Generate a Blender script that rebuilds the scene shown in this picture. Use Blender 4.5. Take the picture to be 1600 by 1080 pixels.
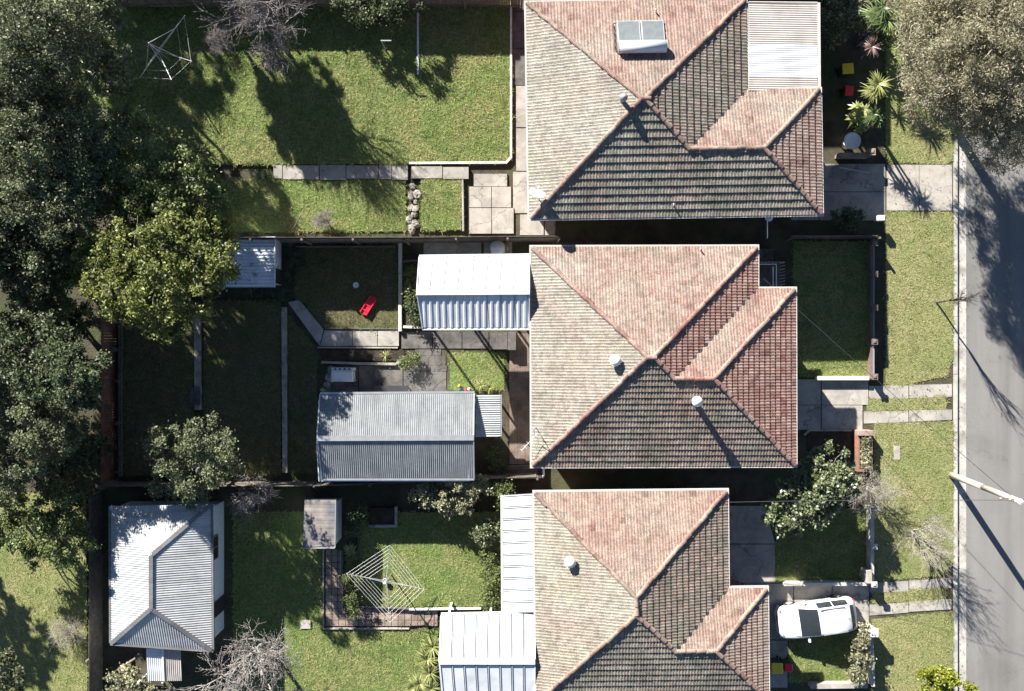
import bpy, bmesh, math, random
import numpy as np
from mathutils import Vector, Matrix

for o in list(bpy.data.objects): bpy.data.objects.remove(o)
SC = bpy.context.scene
COL = SC.collection
S = 30.0          # pixels of the photo per metre on the ground
H = 50.0          # drone height
rng = np.random.default_rng(7)
random.seed(7)
R = math.radians

# ------------------------------------------------------------------ camera
cam_d = bpy.data.cameras.new('camera'); cam = bpy.data.objects.new('camera', cam_d); COL.objects.link(cam)
cam.location = (0, 0, H); cam.rotation_euler = (0, 0, 0)
cam_d.sensor_width = 36.0; cam_d.lens = 36.0 * H / (1600 / S); cam_d.clip_end = 600; cam_d.clip_start = 0.5
SC.camera = cam
# ------------------------------------------------------------------ sky + sun
EL = 28.0; AZ = math.atan2(-0.57, 0.82)
w = bpy.data.worlds.new('World'); SC.world = w; w.use_nodes = True
nt = w.node_tree; nt.nodes.clear()
sky = nt.nodes.new('ShaderNodeTexSky'); sky.sky_type = 'NISHITA'; sky.sun_disc = False
sky.sun_elevation = R(EL); sky.sun_rotation = AZ; sky.altitude = 50; sky.air_density = 0.68; sky.dust_density = 0.1; sky.ozone_density = 1.5
bg = nt.nodes.new('ShaderNodeBackground'); bg.inputs[1].default_value = 0.05
wo = nt.nodes.new('ShaderNodeOutputWorld')
nt.links.new(sky.outputs[0], bg.inputs[0]); nt.links.new(bg.outputs[0], wo.inputs[0])
sd = bpy.data.lights.new('sun', 'SUN'); sd.energy = 5.0; sd.angle = R(0.5); sd.color = (1.0, 0.955, 0.88)
sun = bpy.data.objects.new('sun', sd); COL.objects.link(sun); sun.location = (-20, 30, 40)
ldir = Vector((0.57 * math.cos(R(EL)), -0.82 * math.cos(R(EL)), -math.sin(R(EL))))
sun.rotation_euler = ldir.to_track_quat('-Z', 'Y').to_euler()
SC.view_settings.view_transform = 'Standard'; SC.view_settings.look = 'None'
SC.view_settings.exposure = 1.6; SC.view_settings.gamma = 1.0; SC.view_settings.use_curve_mapping = False
SC.render.engine = 'CYCLES'

# ------------------------------------------------------------------ helpers
def W(px, py, z=0.0):
    k = (1 - z / H) / S
    return Vector(((px - 800) * k, (540 - py) * k, z))
def W2(px, py, z=0.0):
    v = W(px, py, z); return (v.x, v.y)
OFF = {}
def off_of(p): return OFF.get(p.name, Vector((0, 0, 0))) if p else Vector((0, 0, 0))
def props(o, label=None, cat=None, group=None, kind=None):
    if label: o['label'] = label
    if cat: o['category'] = cat
    if group: o['group'] = group
    if kind: o['kind'] = kind
    return o
def thing(name, label, cat, loc=(0, 0, 0), rz=0.0, group=None):
    o = bpy.data.objects.new(name, None); COL.objects.link(o)
    o.location = loc; o.rotation_euler = (0, 0, rz); o.empty_display_size = 0.2
    OFF[o.name] = Vector(loc) if rz == 0 else Vector((0, 0, 0))
    return props(o, label, cat, group)
def link(o, parent=None):
    COL.objects.link(o)
    if parent is not None:
        o.parent = parent; OFF[o.name] = off_of(parent)
    return o
class B:
    """collects shapes in world (or local) coordinates"""
    def __init__(s): s.v = []; s.f = []; s.t = []
    def add(s, vs, fs, tint=None):
        n = len(s.v); s.v.extend([tuple(q) for q in vs]); s.f.extend([tuple(n + i for i in q) for q in fs])
        if tint is not None: s.t.extend([tint] * len(fs))
        return s
    def box(s, c, d, rz=0.0, m=None):
        x, y, z = d[0] / 2, d[1] / 2, d[2] / 2
        vs = [Vector((i * x, j * y, k * z)) for i in (-1, 1) for j in (-1, 1) for k in (-1, 1)]
        if m is not None: vs = [m @ q for q in vs]
        elif rz:
            r = Matrix.Rotation(rz, 3, 'Z'); vs = [r @ q for q in vs]
        c = Vector(c); vs = [q + c for q in vs]
        return s.add(vs, [(0, 1, 3, 2), (4, 6, 7, 5), (0, 4, 5, 1), (2, 3, 7, 6), (0, 2, 6, 4), (1, 5, 7, 3)])
    def bar(s, a, b, wd, ht, up=(0, 0, 1)):
        a = Vector(a); b = Vector(b); d = (b - a); L = d.length
        if L < 1e-6: return s
        x = d / L; z = Vector(up)
        if abs(x.dot(z)) > 0.95: z = Vector((0, 1, 0))
        y = z.cross(x).normalized(); z = x.cross(y)
        m = Matrix((x, y, z)).transposed()
        return s.box((a + b) / 2, (L, wd, ht), m=m)
    def prism(s, poly, z0, z1, top=None):
        n = len(poly)
        vs = [(p[0], p[1], z0) for p in poly] + [((top or poly)[i][0], (top or poly)[i][1], z1) for i in range(n)]
        fs = [tuple(range(n - 1, -1, -1)), tuple(range(n, 2 * n))] + [(i, (i + 1) % n, n + (i + 1) % n, n + i) for i in range(n)]
        return s.add(vs, fs)
    def tube(s, a, b, r0, r1=None, n=6, caps=True):
        if r1 is None: r1 = r0
        a = Vector(a); b = Vector(b); d = b - a
        if d.length < 1e-6: return s
        x = d.normalized(); t = Vector((0, 0, 1)) if abs(x.z) < 0.9 else Vector((1, 0, 0))
        u = x.cross(t).normalized(); v = x.cross(u)
        vs = []
        for (p, r) in ((a, r0), (b, r1)):
            for i in range(n):
                an = 2 * math.pi * i / n; vs.append(p + u * (r * math.cos(an)) + v * (r * math.sin(an)))
        fs = [(i, n + i, n + (i + 1) % n, (i + 1) % n) for i in range(n)]
        if caps: fs += [tuple(range(n)), tuple(range(2 * n - 1, n - 1, -1))]
        return s.add(vs, fs)
    def path(s, pts, r, n=5):
        for i in range(len(pts) - 1): s.tube(pts[i], pts[i + 1], r if not hasattr(r, '__len__') else r[i], r if not hasattr(r, '__len__') else r[i + 1], n)
        return s
    def lathe(s, c, prof, n=16):
        c = Vector(c); vs = []; fs = []
        for (r, z) in prof:
            for i in range(n):
                an = 2 * math.pi * i / n; vs.append(c + Vector((r * math.cos(an), r * math.sin(an), z)))
        for j in range(len(prof) - 1):
            for i in range(n): fs.append((j * n + i, j * n + (i + 1) % n, (j + 1) * n + (i + 1) % n, (j + 1) * n + i))
        fs.append(tuple(range(n - 1, -1, -1))); fs.append(tuple(range((len(prof) - 1) * n, len(prof) * n)))
        return s.add(vs, fs)
def fast_mesh(name, V, F):
    """V (n,3) array, F (m,k) array"""
    me = bpy.data.meshes.new(name); V = np.asarray(V, dtype=np.float32); F = np.asarray(F, dtype=np.int32)
    m, k = F.shape
    me.vertices.add(len(V)); me.vertices.foreach_set('co', V.ravel())
    me.loops.add(m * k); me.loops.foreach_set('vertex_index', F.ravel())
    me.polygons.add(m); me.polygons.foreach_set('loop_start', np.arange(0, m * k, k, dtype=np.int32))
    me.polygons.foreach_set('loop_total', np.full(m, k, dtype=np.int32))
    me.update(calc_edges=True); return me
def obj(name, b, mat, parent=None, smooth=False, local=False, bevel=0.0):
    me = bpy.data.meshes.new(name)
    off = Vector((0, 0, 0)) if local else off_of(parent)
    me.from_pydata([(q[0] - off.x, q[1] - off.y, q[2] - off.z) for q in b.v], [], b.f)
    if len(b.t) == len(b.f) and b.t:
        at = me.attributes.new('tint', 'FLOAT', 'FACE'); at.data.foreach_set('value', np.array(b.t, dtype=np.float32))
    me.materials.append(mat)
    bm = bmesh.new(); bm.from_mesh(me); bmesh.ops.recalc_face_normals(bm, faces=bm.faces)
    if bevel > 0: bmesh.ops.bevel(bm, geom=list(bm.edges), offset=bevel, segments=1, affect='EDGES', profile=0.5)
    bm.to_mesh(me); bm.free()
    if smooth:
        me.polygons.foreach_set('use_smooth', [True] * len(me.polygons))
    o = bpy.data.objects.new(name, me); link(o, parent); return o
def one(name, b, mat, label, cat, group=None, smooth=False, bevel=0.0):
    """a thing that is a single mesh"""
    return props(obj(name, b, mat, None, smooth, bevel=bevel), label, cat, group)
def arr_obj(name, V, F, mat, parent=None, off=None):
    off = off_of(parent)
    V = np.asarray(V, dtype=np.float64) - np.array(off)
    me = fast_mesh(name, V, F); me.materials.append(mat)
    o = bpy.data.objects.new(name, me); link(o, parent); return o
def inst(name, me, parent, m):
    """linked copy of a small mesh, world matrix m"""
    o = bpy.data.objects.new(name, me); link(o, parent)
    o.matrix_basis = Matrix.Translation(-off_of(parent)) @ m
    return o
def pip(P, poly):
    x = P[:, 0]; y = P[:, 1]; ins = np.zeros(len(P), bool); n = len(poly)
    for i in range(n):
        x1, y1 = poly[i][:2]; x2, y2 = poly[(i + 1) % n][:2]
        c = ((y1 > y) != (y2 > y)) & (x < (x2 - x1) * (y - y1) / ((y2 - y1) if y2 != y1 else 1e-9) + x1)
        ins ^= c
    return ins
def ccw(poly):
    a = sum(poly[i][0] * poly[(i + 1) % len(poly)][1] - poly[(i + 1) % len(poly)][0] * poly[i][1] for i in range(len(poly)))
    return list(poly) if a > 0 else list(reversed(poly))
def Q(pts, z=0.0): return ccw([W2(x, y, z) for x, y in pts])
def rect(x0, y0, x1, y1): return [(x0, y0), (x1, y0), (x1, y1), (x0, y1)]

# ------------------------------------------------------------------ materials
def new_mat(name):
    m = bpy.data.materials.new(name); m.use_nodes = True; t = m.node_tree
    return m, t, t.nodes['Principled BSDF']
def N(t, typ, **kw):
    n = t.nodes.new(typ)
    for k, v in kw.items():
        if k in n.inputs.keys() if hasattr(n.inputs, 'keys') else False: n.inputs[k].default_value = v
        else: setattr(n, k, v)
    return n
def ramp(t, fac, stops):
    r = t.nodes.new('ShaderNodeValToRGB'); e = r.color_ramp.elements
    while len(e) < len(stops): e.new(0.5)
    for i, (p, c) in enumerate(stops): e[i].position = p; e[i].color = (*c, 1)
    t.links.new(fac, r.inputs[0]); return r.outputs[0]
def noise(t, scale, detail=4, rough=0.6, vec=None, dist=0.0):
    n = t.nodes.new('ShaderNodeTexNoise'); n.inputs['Scale'].default_value = scale; n.inputs['Detail'].default_value = detail
    n.inputs['Roughness'].default_value = rough; n.inputs['Distortion'].default_value = dist
    if vec is None:
        g = t.nodes.new('ShaderNodeNewGeometry'); vec = g.outputs['Position']
    t.links.new(vec, n.inputs['Vector']); return n.outputs['Fac']
def mix(t, fac, a, b, typ='MIX'):
    n = t.nodes.new('ShaderNodeMix'); n.data_type = 'RGBA'; n.blend_type = typ
    for sock, val in ((n.inputs[0], fac), (n.inputs[6], a), (n.inputs[7], b)):
        if hasattr(val, 'links') or isinstance(val, bpy.types.NodeSocket): t.links.new(val, sock)
        else: sock.default_value = val if not isinstance(val, tuple) else (*val, 1)
    return n.outputs[2]
def bump(t, p, h, strength=0.4, dist=0.02):
    b = t.nodes.new('ShaderNodeBump'); b.inputs['Strength'].default_value = strength; b.inputs['Distance'].default_value = dist
    t.links.new(h, b.inputs['Height']); t.links.new(b.outputs[0], p.inputs['Normal'])
def surf(name, c0, c1, scale=3.0, rough=0.8, metal=0.0, c2=None, s2=0.5, bscale=30, bstr=0.3, bdist=0.01, spec=0.3, lo=0.35, hi=0.65):
    """two-tone weathered surface with an optional third stain colour"""
    m, t, p = new_mat(name)
    col = ramp(t, noise(t, scale), [(lo, c0), (hi, c1)])
    if c2 is not None:
        f = ramp(t, noise(t, s2, 5, 0.65), [(0.48, (0, 0, 0)), (0.66, (1, 1, 1))])
        col = mix(t, f, col, c2)
    t.links.new(col, p.inputs['Base Color']); p.inputs['Roughness'].default_value = rough; p.inputs['Metallic'].default_value = metal
    p.inputs['Specular IOR Level'].default_value = spec
    if bstr > 0: bump(t, p, noise(t, bscale, 3), bstr, bdist)
    return m
def leafmat(name, c0, c1, c2=None, trans=0.25, rough=0.5, spec=0.4):
    m, t, p = new_mat(name)
    g = t.nodes.new('ShaderNodeNewGeometry')
    st = [(0.0, c0), (0.75, c1)] + ([(1.0, c2)] if c2 else [])
    col = ramp(t, g.outputs['Random Per Island'], st)
    col = mix(t, 0.5, col, ramp(t, noise(t, 0.7, 2), [(0.35, tuple(q * 0.6 for q in c0)), (0.65, c1)]))
    t.links.new(col, p.inputs['Base Color']); p.inputs['Roughness'].default_value = rough; p.inputs['Specular IOR Level'].default_value = spec
    tr = t.nodes.new('ShaderNodeBsdfTranslucent'); t.links.new(col, tr.inputs['Color'])
    ms = t.nodes.new('ShaderNodeMixShader'); ms.inputs[0].default_value = trans
    t.links.new(p.outputs[0], ms.inputs[1]); t.links.new(tr.outputs[0], ms.inputs[2])
    t.links.new(ms.outputs[0], t.nodes['Material Output'].inputs['Surface']); return m
def grass_colour(t, dry, green, deep, patch):
    f = noise(t, patch, 6, 0.7, dist=0.9)
    col = ramp(t, f, [(0.40, green), (0.58, dry)])
    f2 = ramp(t, noise(t, 1.4, 5, 0.7, dist=0.5), [(0.36, (1, 1, 1)), (0.5, (0, 0, 0))])
    col = mix(t, f2, col, mix(t, 0.55, green, deep))
    f3 = ramp(t, noise(t, 0.62, 5, 0.62, dist=0.3), [(0.62, (0, 0, 0)), (0.72, (0.8, 0.8, 0.8))])
    return mix(t, f3, col, tuple(q * k for q, k in zip(dry, (1.12, 0.98, 1.15))))
def grassmat(name, dry, green, deep, patch=0.35):
    m, t, p = new_mat(name)
    col = grass_colour(t, dry, green, deep, patch)
    col = mix(t, ramp(t, noise(t, 9, 3, 0.7), [(0.4, (0, 0, 0)), (0.62, (1, 1, 1))]), deep, col)
    t.links.new(col, p.inputs['Base Color']); p.inputs['Roughness'].default_value = 0.85; p.inputs['Specular IOR Level'].default_value = 0.15
    bump(t, p, noise(t, 16, 4, 0.75), 0.9, 0.06)
    return m
def blademat(name, dry, green, deep, patch=0.35):
    m, t, p = new_mat(name)
    g = t.nodes.new('ShaderNodeNewGeometry')
    col = grass_colour(t, dry, green, deep, patch)
    col = mix(t, ramp(t, g.outputs['Random Per Island'], [(0.0, (0.0,) * 3), (1.0, (0.75,) * 3)]), col, deep)
    t.links.new(col, p.inputs['Base Color']); p.inputs['Roughness'].default_value = 0.7; p.inputs['Specular IOR Level'].default_value = 0.2
    tr = t.nodes.new('ShaderNodeBsdfTranslucent'); t.links.new(col, tr.inputs['Color'])
    ms = t.nodes.new('ShaderNodeMixShader'); ms.inputs[0].default_value = 0.35
    t.links.new(p.outputs[0], ms.inputs[1]); t.links.new(tr.outputs[0], ms.inputs[2])
    t.links.new(ms.outputs[0], t.nodes['Material Output'].inputs['Surface']); return m
def tilemat(name, stops, lichen, moss):
    m, t, p = new_mat(name)
    a = t.nodes.new('ShaderNodeAttribute'); a.attribute_name = 'tint'
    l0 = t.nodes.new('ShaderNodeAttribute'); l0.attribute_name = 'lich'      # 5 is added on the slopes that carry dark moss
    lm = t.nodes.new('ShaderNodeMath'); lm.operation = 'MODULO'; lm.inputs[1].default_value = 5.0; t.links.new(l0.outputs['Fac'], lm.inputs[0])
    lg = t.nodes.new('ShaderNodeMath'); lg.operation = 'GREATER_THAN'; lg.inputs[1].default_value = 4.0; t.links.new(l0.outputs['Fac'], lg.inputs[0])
    col = ramp(t, a.outputs['Fac'], stops)
    # lichen: broad patches plus speckle, more of it on the slopes that carry more (lich)
    nb = noise(t, 0.33, 5, 0.65); nf = noise(t, 11, 3, 0.75)
    s1 = t.nodes.new('ShaderNodeMath'); s1.operation = 'MULTIPLY_ADD'; t.links.new(nb, s1.inputs[0]); s1.inputs[1].default_value = 1.1; t.links.new(lm.outputs[0], s1.inputs[2])
    s2 = t.nodes.new('ShaderNodeMath'); s2.operation = 'MULTIPLY_ADD'; t.links.new(nf, s2.inputs[0]); s2.inputs[1].default_value = 0.9; t.links.new(s1.outputs[0], s2.inputs[2])
    f = ramp(t, s2.outputs[0], [(0.0, (0, 0, 0)), (1.0, (1, 1, 1))])
    mr = t.nodes.new('ShaderNodeMapRange'); mr.inputs['From Min'].default_value = 1.2; mr.inputs['From Max'].default_value = 1.75; t.links.new(s2.outputs[0], mr.inputs['Value'])
    col = mix(t, mr.outputs[0], col, lichen)
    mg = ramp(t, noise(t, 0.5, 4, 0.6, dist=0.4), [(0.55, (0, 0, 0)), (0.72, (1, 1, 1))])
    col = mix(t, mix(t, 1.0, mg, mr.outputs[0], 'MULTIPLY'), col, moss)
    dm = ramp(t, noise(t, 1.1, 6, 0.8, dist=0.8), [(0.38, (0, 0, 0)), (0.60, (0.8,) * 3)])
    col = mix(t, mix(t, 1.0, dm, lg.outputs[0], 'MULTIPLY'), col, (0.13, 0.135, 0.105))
    sp = ramp(t, noise(t, 17, 3, 0.85), [(0.34, (0.55,) * 3), (0.5, (1.0,) * 3), (0.68, (1.4,) * 3)])
    col = mix(t, 1.0, col, sp, 'MULTIPLY')
    sq = ramp(t, noise(t, 3.6, 4, 0.7), [(0.36, (0.74,) * 3), (0.5, (1.0,) * 3), (0.66, (1.2, 1.19, 1.16))])
    col = mix(t, 1.0, col, sq, 'MULTIPLY')
    sb = ramp(t, noise(t, 0.75, 5, 0.65, dist=0.5), [(0.36, (0.80, 0.79, 0.78)), (0.52, (1.0,) * 3)])
    col = mix(t, 1.0, col, sb, 'MULTIPLY')
    t.links.new(col, p.inputs['Base Color']); p.inputs['Roughness'].default_value = 0.75; p.inputs['Specular IOR Level'].default_value = 0.3
    bump(t, p, noise(t, 45, 3), 0.35, 0.006); return m
def plain(name, c, rough=0.5, metal=0.0, spec=0.5):
    return surf(name, tuple(q * 0.88 for q in c), tuple(min(1, q * 1.06) for q in c), 4.0, rough, metal, bstr=0.08, spec=spec)

def metalmat(name, c0, c1, rust, axis, rough=0.5, amount=0.60):
    """sheet steel with grime streaked along the fall of the roof and scattered rust"""
    m, t, p = new_mat(name); g = t.nodes.new('ShaderNodeNewGeometry'); mp = t.nodes.new('ShaderNodeMapping')
    mp.inputs['Scale'].default_value = (0.25, 3.0, 1) if axis == 'x' else (3.0, 0.25, 1); t.links.new(g.outputs['Position'], mp.inputs['Vector'])
    col = ramp(t, noise(t, 1.0, 5, 0.65), [(0.35, c0), (0.65, c1)])
    col = mix(t, 1.0, col, ramp(t, noise(t, 1.0, 5, 0.7, vec=mp.outputs[0]), [(0.32, (0.74, 0.74, 0.73)), (0.55, (1.04,) * 3)]), 'MULTIPLY')
    col = mix(t, 1.0, col, ramp(t, noise(t, 7, 4, 0.8), [(0.33, (0.82,) * 3), (0.5, (1,) * 3)]), 'MULTIPLY')
    col = mix(t, ramp(t, noise(t, 1.9, 6, 0.75), [(amount, (0, 0, 0)), (amount + 0.10, (0.85,) * 3)]), col, rust)
    t.links.new(col, p.inputs['Base Color']); p.inputs['Roughness'].default_value = rough; p.inputs['Metallic'].default_value = 0.08
    bump(t, p, noise(t, 2.5, 2), 0.15, 0.02); return m
M = {}
M['ground'] = surf('ground_soil', (0.045, 0.04, 0.028), (0.09, 0.08, 0.05), 1.2, 0.95, c2=(0.05, 0.07, 0.025), s2=0.35, bstr=0.7, bscale=12, bdist=0.05)
M['soil'] = surf('garden_soil', (0.03, 0.024, 0.018), (0.065, 0.05, 0.036), 3, 0.95, bstr=0.9, bscale=14, bdist=0.06)
M['lawn'] = grassmat('lawn_turf', (0.27, 0.26, 0.11), (0.17, 0.24, 0.065), (0.09, 0.12, 0.04))
M['blade'] = blademat('lawn_blade', (0.49, 0.475, 0.22), (0.325, 0.42, 0.14), (0.17, 0.215, 0.065))
M['verge'] = grassmat('verge_turf', (0.34, 0.31, 0.155), (0.22, 0.265, 0.09), (0.17, 0.175, 0.075), 0.28)
M['vblade'] = blademat('verge_blade', (0.47, 0.44, 0.22), (0.30, 0.38, 0.13), (0.23, 0.25, 0.10), 0.28)
def concretemat(name, c0, c1, c2, moss):
    m, t, p = new_mat(name); g = t.nodes.new('ShaderNodeNewGeometry')
    col = ramp(t, noise(t, 1.6, 5, 0.65), [(0.35, c0), (0.65, c1)])
    col = mix(t, ramp(t, noise(t, 0.7, 6, 0.7, dist=0.6), [(0.47, (0, 0, 0)), (0.62, (1, 1, 1))]), col, c2)
    col = mix(t, ramp(t, noise(t, 2.6, 5, 0.7), [(0.60, (0, 0, 0)), (0.70, (0.8,) * 3)]), col, moss)
    col = mix(t, 1.0, col, ramp(t, noise(t, 40, 3, 0.8), [(0.3, (0.8,) * 3), (0.7, (1.12,) * 3)]), 'MULTIPLY')
    v = t.nodes.new('ShaderNodeTexVoronoi'); v.feature = 'DISTANCE_TO_EDGE'; v.inputs['Scale'].default_value = 0.4
    nz = t.nodes.new('ShaderNodeTexNoise'); nz.inputs['Scale'].default_value = 1.1; nz.inputs['Detail'].default_value = 6; t.links.new(g.outputs['Position'], nz.inputs['Vector'])
    va = t.nodes.new('ShaderNodeVectorMath'); va.operation = 'MULTIPLY_ADD'; t.links.new(nz.outputs['Color'], va.inputs[0]); va.inputs[1].default_value = (2, 2, 0); t.links.new(g.outputs['Position'], va.inputs[2]); t.links.new(va.outputs[0], v.inputs['Vector'])
    col = mix(t, 0.8, col, mix(t, 1.0, col, ramp(t, v.outputs['Distance'], [(0.0, (0.4,) * 3), (0.012, (1, 1, 1))]), 'MULTIPLY'))
    t.links.new(col, p.inputs['Base Color']); p.inputs['Roughness'].default_value = 0.88; p.inputs['Specular IOR Level'].default_value = 0.25
    bump(t, p, noise(t, 35, 3), 0.4, 0.01); return m
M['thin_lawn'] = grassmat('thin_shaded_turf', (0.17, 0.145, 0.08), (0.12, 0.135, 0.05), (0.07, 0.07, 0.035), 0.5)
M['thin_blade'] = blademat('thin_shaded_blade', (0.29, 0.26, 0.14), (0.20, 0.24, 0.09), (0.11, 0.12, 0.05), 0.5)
M['concrete'] = concretemat('old_concrete', (0.33, 0.305, 0.27), (0.43, 0.40, 0.355), (0.27, 0.255, 0.23), (0.21, 0.21, 0.15))
M['concrete_dark'] = concretemat('dark_concrete', (0.10, 0.095, 0.09), (0.17, 0.155, 0.145), (0.075, 0.072, 0.068), (0.06, 0.065, 0.042))  # the same concrete in a much darker tone, for courtyard, paths and steps
M['kerb'] = surf('kerb_concrete', (0.36, 0.34, 0.31), (0.48, 0.45, 0.41), 2.2, 0.85, c2=(0.24, 0.225, 0.2), s2=0.9, bstr=0.4, bscale=35)
def asphalt():
    m, t, p = new_mat('asphalt')
    g = t.nodes.new('ShaderNodeNewGeometry'); mp = t.nodes.new('ShaderNodeMapping'); mp.inputs['Scale'].default_value = (1.0, 0.06, 1)
    t.links.new(g.outputs['Position'], mp.inputs['Vector'])
    a = ramp(t, noise(t, 60, 3, 0.7), [(0.35, (0.165, 0.158, 0.15)), (0.65, (0.25, 0.242, 0.23))])
    b = ramp(t, noise(t, 0.9, 5, 0.6, vec=mp.outputs[0]), [(0.35, (0.82,) * 3), (0.65, (1.06,) * 3)])
    col = mix(t, 1.0, a, b, 'MULTIPLY')
    c = ramp(t, noise(t, 0.22, 5, 0.6), [(0.56, (1, 1, 1)), (0.7, (0.84, 0.83, 0.83))])
    col = mix(t, 1.0, col, c, 'MULTIPLY')
    v = t.nodes.new('ShaderNodeTexVoronoi'); v.feature = 'DISTANCE_TO_EDGE'; v.inputs['Scale'].default_value = 0.11
    nz = t.nodes.new('ShaderNodeTexNoise'); nz.inputs['Scale'].default_value = 0.45; nz.inputs['Detail'].default_value = 6; t.links.new(g.outputs['Position'], nz.inputs['Vector'])
    va = t.nodes.new('ShaderNodeVectorMath'); va.operation = 'MULTIPLY_ADD'; t.links.new(nz.outputs['Color'], va.inputs[0]); va.inputs[1].default_value = (7, 7, 0); t.links.new(g.outputs['Position'], va.inputs[2]); t.links.new(va.outputs[0], v.inputs['Vector'])
    cr = ramp(t, v.outputs['Distance'], [(0.0, (0.7,) * 3), (0.0025, (1, 1, 1))])
    col = mix(t, 0.45, col, mix(t, 1.0, col, cr, 'MULTIPLY'))
    t.links.new(col, p.inputs['Base Color']); p.inputs['Roughness'].default_value = 0.9; p.inputs['Specular IOR Level'].default_value = 0.2
    bump(t, p, noise(t, 80, 3), 0.5, 0.006); return m
M['asphalt'] = asphalt()
M['tile_top'] = tilemat('weathered_tile_pink', [(0.0, (0.18, 0.095, 0.078)), (0.04, (0.18, 0.095, 0.078)), (0.08, (0.205, 0.125, 0.105)), (0.5, (0.25, 0.165, 0.137)), (1.0, (0.295, 0.205, 0.168))], (0.29, 0.275, 0.235), (0.27, 0.265, 0.20))
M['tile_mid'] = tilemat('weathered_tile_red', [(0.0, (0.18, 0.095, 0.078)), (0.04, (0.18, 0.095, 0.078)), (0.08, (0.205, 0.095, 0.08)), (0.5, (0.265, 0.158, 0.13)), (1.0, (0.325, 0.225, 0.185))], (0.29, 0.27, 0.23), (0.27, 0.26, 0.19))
M['tile_low'] = tilemat('weathered_tile_orange', [(0.0, (0.18, 0.095, 0.078)), (0.04, (0.18, 0.095, 0.078)), (0.08, (0.225, 0.14, 0.115)), (0.5, (0.265, 0.18, 0.147)), (1.0, (0.305, 0.222, 0.18))], (0.30, 0.28, 0.23), (0.28, 0.265, 0.2))
M['underlay'] = plain('roof_underlay', (0.10, 0.07, 0.06), 0.9)
M['gutter'] = plain('cream_gutter', (0.52, 0.48, 0.45), 0.5)
M['brick'] = surf('red_brick', (0.25, 0.11, 0.08), (0.36, 0.18, 0.13), 6, 0.85, c2=(0.2, 0.13, 0.1), bstr=0.4)
M['paver'] = surf('brick_paver', (0.23, 0.17, 0.14), (0.36, 0.28, 0.23), 2.5, 0.9, c2=(0.16, 0.14, 0.11), s2=1.2, bstr=0.4)
M['render'] = plain('cream_render', (0.62, 0.58, 0.5), 0.8)
M['weatherboard'] = plain('pale_blue_weatherboard', (0.62, 0.68, 0.72), 0.6)
M['white_metal'] = surf('white_painted_steel', (0.56, 0.58, 0.60), (0.66, 0.675, 0.69), 1.0, 0.4, c2=(0.48, 0.50, 0.52), s2=0.7, bstr=0.03, spec=0.5)
M['offwhite_metal'] = surf('offwhite_steel', (0.36, 0.335, 0.31), (0.43, 0.40, 0.37), 1.0, 0.5, c2=(0.31, 0.285, 0.26), s2=0.7, bstr=0.05)
M['zinc'] = metalmat('weathered_zinc', (0.175, 0.19, 0.20), (0.24, 0.255, 0.26), (0.17, 0.165, 0.16), 'y')
M['zinc_light'] = metalmat('bright_zinc', (0.33, 0.345, 0.35), (0.43, 0.44, 0.44), (0.30, 0.29, 0.275), 'x')
M['zinc_dark'] = metalmat('dull_zinc', (0.14, 0.14, 0.15), (0.20, 0.20, 0.205), (0.16, 0.125, 0.10), 'x', amount=0.54)
M['rust_metal'] = metalmat('flaking_white_steel', (0.58, 0.62, 0.68), (0.70, 0.73, 0.77), (0.10, 0.09, 0.09), 'x', 0.6, 0.56)
M['brown_roof'] = surf('mottled_roof_sheet', (0.15, 0.135, 0.13), (0.25, 0.22, 0.195), 1.6, 0.6, c2=(0.11, 0.115, 0.135), s2=0.9, bstr=0.1)
M['dull_brick'] = surf('dull_brick', (0.14, 0.10, 0.09), (0.21, 0.155, 0.135), 6, 0.9, c2=(0.12, 0.10, 0.09), bstr=0.4)
M['dull_white'] = surf('weathered_white_paint', (0.40, 0.39, 0.37), (0.52, 0.51, 0.48), 3, 0.7, c2=(0.33, 0.32, 0.30), s2=1.5, bstr=0.2)
M['rail'] = plain('galvanised_steel', (0.55, 0.56, 0.57), 0.35, 0.6)
M['dark_metal'] = plain('dark_metal', (0.05, 0.05, 0.055), 0.5, 0.3)
M['grey_paint'] = plain('grey_paint', (0.25, 0.25, 0.26), 0.6)
M['timber'] = surf('grey_timber', (0.13, 0.11, 0.09), (0.22, 0.19, 0.16), 5, 0.85, c2=(0.09, 0.075, 0.06), bstr=0.4)
M['red_timber'] = surf('stained_paling', (0.16, 0.075, 0.05), (0.25, 0.12, 0.08), 4, 0.8, c2=(0.11, 0.06, 0.045), s2=1.2, bstr=0.4)
M['deck'] = surf('brown_deck', (0.15, 0.115, 0.10), (0.22, 0.17, 0.145), 4, 0.75, c2=(0.12, 0.08, 0.065), s2=1.2, bstr=0.3)
M['pole_wood'] = surf('pale_pole_timber', (0.34, 0.315, 0.27), (0.45, 0.42, 0.36), 6, 0.85, c2=(0.34, 0.31, 0.26), s2=2, bstr=0.4)
M['stone'] = surf('sandstone_rock', (0.26, 0.24, 0.2), (0.42, 0.39, 0.33), 3, 0.9, c2=(0.16, 0.15, 0.12), s2=2, bstr=0.6, bdist=0.03)
M['white'] = plain('white_paint', (0.78, 0.77, 0.74), 0.55)
M['glass'] = plain('dark_glass', (0.025, 0.03, 0.035), 0.06, 0.0, 0.6)
M['panel_glass'] = plain('collector_glass', (0.15, 0.165, 0.17), 0.15, 0.0, 0.5)
M['carpaint'] = plain('white_car_paint', (0.64, 0.65, 0.67), 0.22, 0.0, 0.55)
M['rubber'] = plain('black_rubber', (0.02, 0.02, 0.02), 0.8)
M['yellow'] = plain('yellow_lid', (0.62, 0.50, 0.03), 0.45)
M['red'] = plain('red_plastic', (0.62, 0.02, 0.045), 0.4)
M['green_plastic'] = plain('dark_green_plastic', (0.02, 0.05, 0.03), 0.5)
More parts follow.
